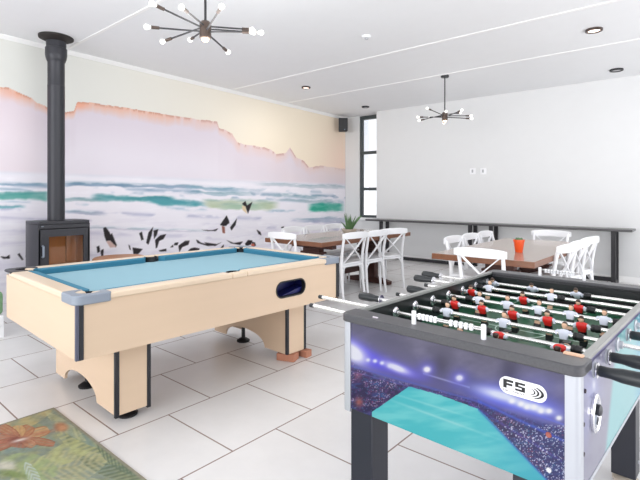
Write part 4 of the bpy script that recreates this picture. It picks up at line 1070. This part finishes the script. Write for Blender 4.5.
for i, (team, lg_, ul, pls, tilt) in enumerate(rods):
    v = rodv[i]
    ur = ul+RODL+(.10 if not lg_ else -.02)
    if lg_: ur = FWd+.18-.03*(i % 3)
    else: ur = FWd-.002
    rod = MB().tube([(ul, 0, 0), (ur, 0, 0)], .0076, 12).obj('rod', M['rod'], ft, loc=(0, v, RZ_))
    def grip(u, s):
        mb = MB(); mb.lathe([(0, 0), (.012, 0), (.0145, s*.004), (.0145, s*.03), (.0185, s*.055), (.0195, s*.10), (.0175, s*.115), (.010, s*.121), (0, s*.122)], (u, 0, 0), 16, 'X'); mb.obj('grip', M['grip'], rod)
        mb = MB(); mb.lathe([(0, 0), (.021, 0), (.021, -s*.003), (0, -s*.003)], (u, 0, 0), 18, 'X')
        mb.obj('washer', M['chrome'], rod)
    if lg_:
        grip(ul, -1)
        mb = MB(); mb.lathe([(0, 0), (.009, 0), (.009, .02), (0, .022)], (ur-.002, 0, 0), 12, 'X'); mb.obj('end_cap', M['grip'], rod)
    else:
        grip(ur, 1)
        mb = MB(); mb.lathe([(0, 0), (.009, 0), (.009, -.02), (0, -.022)], (ul+.002, 0, 0), 12, 'X'); mb.obj('end_cap', M['grip'], rod)
    # bearings on both side walls
    for (u, s) in ((inL, 1), (inR, -1), (i0, -1), (FWd-i0, 1)):
        mb = MB(); mb.lathe([(0, 0), (.022, 0), (.022, s*.004), (.018, s*.006), (.012, s*.007), (.012, s*.016), (0, s*.016)], (u+s*.001, v, RZ_-.0), 18, 'X'); mb.obj('bearing', M['chrome'] if s == 1 and u == inL else M['alu'], ft)
    if i == 0: us = [.38]
    else: us = [u_at(p, v) for p in pls]
    for k, u in enumerate(us):
        srcm = pw_ if team == 'w' else prd
        o = srcm if first[team] else srcm.copy()
        if not first[team]: C.objects.link(o)
        first[team] = False
        o.parent = rod; o.location = (u, 0, -.004); o.rotation_euler = (math.radians(tilts.get((i, k), tilt)+(7*((k*37+i*13) % 3)-7)*.4), 0, 0)
        o.scale = (1.08, 1.08, 1.0)
    for u in (us[0]-.045, us[-1]+.045):
        if inL+.02 < u < inR-.01:
            mb = MB(); mb.lathe([(0, 0), (.013, 0), (.014, .006), (.012, .010), (.014, .014), (.014, .020), (.012, .024), (.013, .03), (0, .03)], (u-.015, 0, 0), 14, 'X'); mb.obj('bumper', M['black'], rod)
# score counters
def counter(xa, xb, y, beads):
    mb = MB(); mb.tube([(xa, y, FZ+.032), (xb, y, FZ+.032)], .0025, 8); sc = mb.obj('score_rail', M['rod'], ft)
    for x in (xa, xb):
        MB().lathe([(0, 0), (.0075, 0), (.0075, .041), (.006, .043), (0, .043)], (x, y, FZ), 16).obj('post', M['white'], sc)
    n = len(beads)
    for k, u in enumerate(beads):
        x = xa+(xb-xa)*u
        mb = MB(); mb.box((x, y, FZ+.028), (.0095, .008, .019)); mb.tube([(x-.004, y, FZ+.032), (x+.004, y, FZ+.032)], .0065, 8)
        mb.obj('counter_bead', M['white'], sc, bevel=.001)
counter(.272, .506, .055, [.09, .15, .21, .27, .33, .56, .63, .70, .77, .84])
counter(.262, .468, FL-.045, [.14+.07*k for k in range(10)])
# wooden scrap at right near corner of rim
MB().b2(inR-.035, inR+.012, inN-.012, inN+.004, FZ-.004, FZ+.004).obj('corner_chip', M['skin'], ft)

# ------------------------------------------------------------------ ceiling things
def chandelier(name, label, x, y, zh, seed, rot):
    t = thing(name, label, 'ceiling light', (x, y, zh), rot)
    top = ceil_z(y)-zh
    mb = MB(); mb.lathe([(0, top-.03), (.055, top-.03), (.06, top-.02), (.06, top+.003), (0, top+.003)], n=24); mb.obj('ceiling_rose', M['blackmetal'], t)
    MB().tube([(0, 0, .05), (0, 0, top-.02)], .009, 10).obj('drop_rod', M['blackmetal'], t)
    mb = MB(); mb.lathe([(0, -.05), (.038, -.05), (.042, -.045), (.042, .06), (.03, .075), (0, .078)], n=20); mb.obj('hub', M['brass'], t)
    mb = MB(); mb.lathe([(0, -.072), (.018, -.068), (.026, -.056), (.024, -.046), (0, -.046)], n=16); mb.obj('centre_bulb', M['bulb_lit'], t)
    random.seed(seed)
    for k in range(10):
        a = 2*PI*k/10+random.uniform(-.08, .08); el = math.radians(((k*7) % 5-2)*4.5+1); L = .33+.035*((k*3) % 3)
        d = Vector((math.cos(a)*math.cos(el), math.sin(a)*math.cos(el), math.sin(el)))
        z0 = .02+((k % 3)-1)*.02
        p0 = Vector((0, 0, z0))+d*.03; p1 = Vector((0, 0, z0))+d*L
        ar = MB().tube([p0, p1], .0065, 8).obj('arm', M['blackmetal'], t)
        MB().tube([p1-d*.01, p1+d*.045], [.012, .0125], 10).obj('socket', M['brass'], ar)
        mb = MB(); q = [p1+d*(.045+s_) for s_ in (0, .010, .024, .038, .048, .053)]
        mb.tube(q, [.009, .011, .018, .021, .014, .003], 12, cap=True); mb.obj('bulb', M['bulb'], ar)
        mb = MB(); mb.tube([p1+d*.055, p1+d*.08], .004, 6); mb.obj('filament', M['bulb_lit'], ar)
    l = bpy.data.lights.new('chandelier_glow', 'POINT'); l.energy = CH_W if y < 4 else CH_W*.10; l.shadow_soft_size = .40; l.color = (1, .985, .96)
    lo = bpy.data.objects.new('chandelier_glow', l); C.objects.link(lo); lo.location = (x, y, zh-.12)
    return t
CH_W = 36
chandelier('chandelier', 'black sputnik chandelier with clear bulbs above the pool table', -2.84, 2.02, 2.49, 2, .25)
chandelier('chandelier', 'black sputnik chandelier with clear bulbs hanging before the plain white wall', -3.13, 6.52, 2.47, 5, .1)
def ceil_at(px, py):
    y = 4.
    for _ in range(20): x, y = at_z(px, py, ceil_z(y))
    return x, y
def downlight(px, py, lit, r, label):
    x, y = ceil_at(px, py)
    t = thing('downlight', label, 'downlight', (x, y, ceil_z(y)), 0, None)
    mb = MB(); mb.lathe([(r*.72, -.012), (r*.8, -.024), (r, -.02), (r, .004), (r*.72, .004)], n=28); mb.obj('ring', M['brass'] if lit else M['blackmetal'], t)
    if lit:
        l = bpy.data.lights.new('downlight_beam', 'AREA'); l.shape = 'DISK'; l.size = .12; l.energy = 14; l.color = (1, .97, .93)
        lo = bpy.data.objects.new('downlight_beam', l); C.objects.link(lo); lo.location = (x, y, ceil_z(y)-.03)
    mb = MB(); mb.lathe([(0, -.016), (r*.74, -.012), (r*.74, 0), (0, 0)], n=24); mb.obj('lamp_face', M['lamp_lit'] if lit else M['lamp_off'], t)
downlight(594, 29.5, True, .085, 'lit round downlight in the ceiling at upper right')
downlight(306, 87, True, .075, 'lit round downlight in the ceiling above the mural')
downlight(616.5, 69.5, False, .085, 'dark unlit round downlight near the top of the white wall')
downlight(365.5, 106.5, False, .075, 'dark unlit downlight above the tall window')
x, y = ceil_at(366.5, 36)
t = thing('motion_sensor', 'small white motion sensor on the ceiling', 'sensor', (x, y, ceil_z(y)))
mb = MB(); mb.lathe([(0, -.022), (.045, -.022), (.055, -.012), (.055, .003), (0, .003)], n=24); mb.obj('base', M['white'], t)
mb = MB(); mb.lathe([(0, -.045), (.018, -.04), (.024, -.021), (0, -.021)], n=16); mb.obj('lens', M['socketgrey'], t)
# speaker
t = thing('wall_speaker', 'small black loudspeaker high in the corner by the tall window', 'speaker', (-6.30, 8.10, 2.70), .75)
mb = MB(); mb.prism([(-.10, -.09), (.10, -.09), (.085, .09), (-.085, .09)], 0, .29); mb.obj('cabinet', M['black'], t, bevel=.01)
mb = MB(); mb.b2(-.085, .085, -.098, -.089, .015, .255); mb.obj('grille', M['blackmetal'], t, bevel=.003)
mb = MB(); mb.lathe([(0, 0), (.012, 0), (.012, -.004), (0, -.004)], (.03, -.098, .035), 12, 'Y'); mb.obj('badge', M['cap'], t)
MB().b2(-.02, .02, .08, .16, .11, .15).obj('bracket', M['blackmetal'], t)
# sockets
for (p, q, lab) in ((473, 171.5, 'left of two small white wall plates on the plain wall'), (483.5, 171.5, 'right of two small white wall plates on the plain wall')):
    x, z = at_y(p, q, YB)
    t = thing('wall_plate', lab, 'wall plate', (x, YB, z-.05), 0, 'wall plates')
    MB().b2(-.055, .055, -.01, 0, 0, .11).obj('plate', M['white'], t, bevel=.003)
    MB().b2(-.022, .01, -.013, -.009, .03, .085).obj('insert', M['socketgrey'], t, bevel=.001)
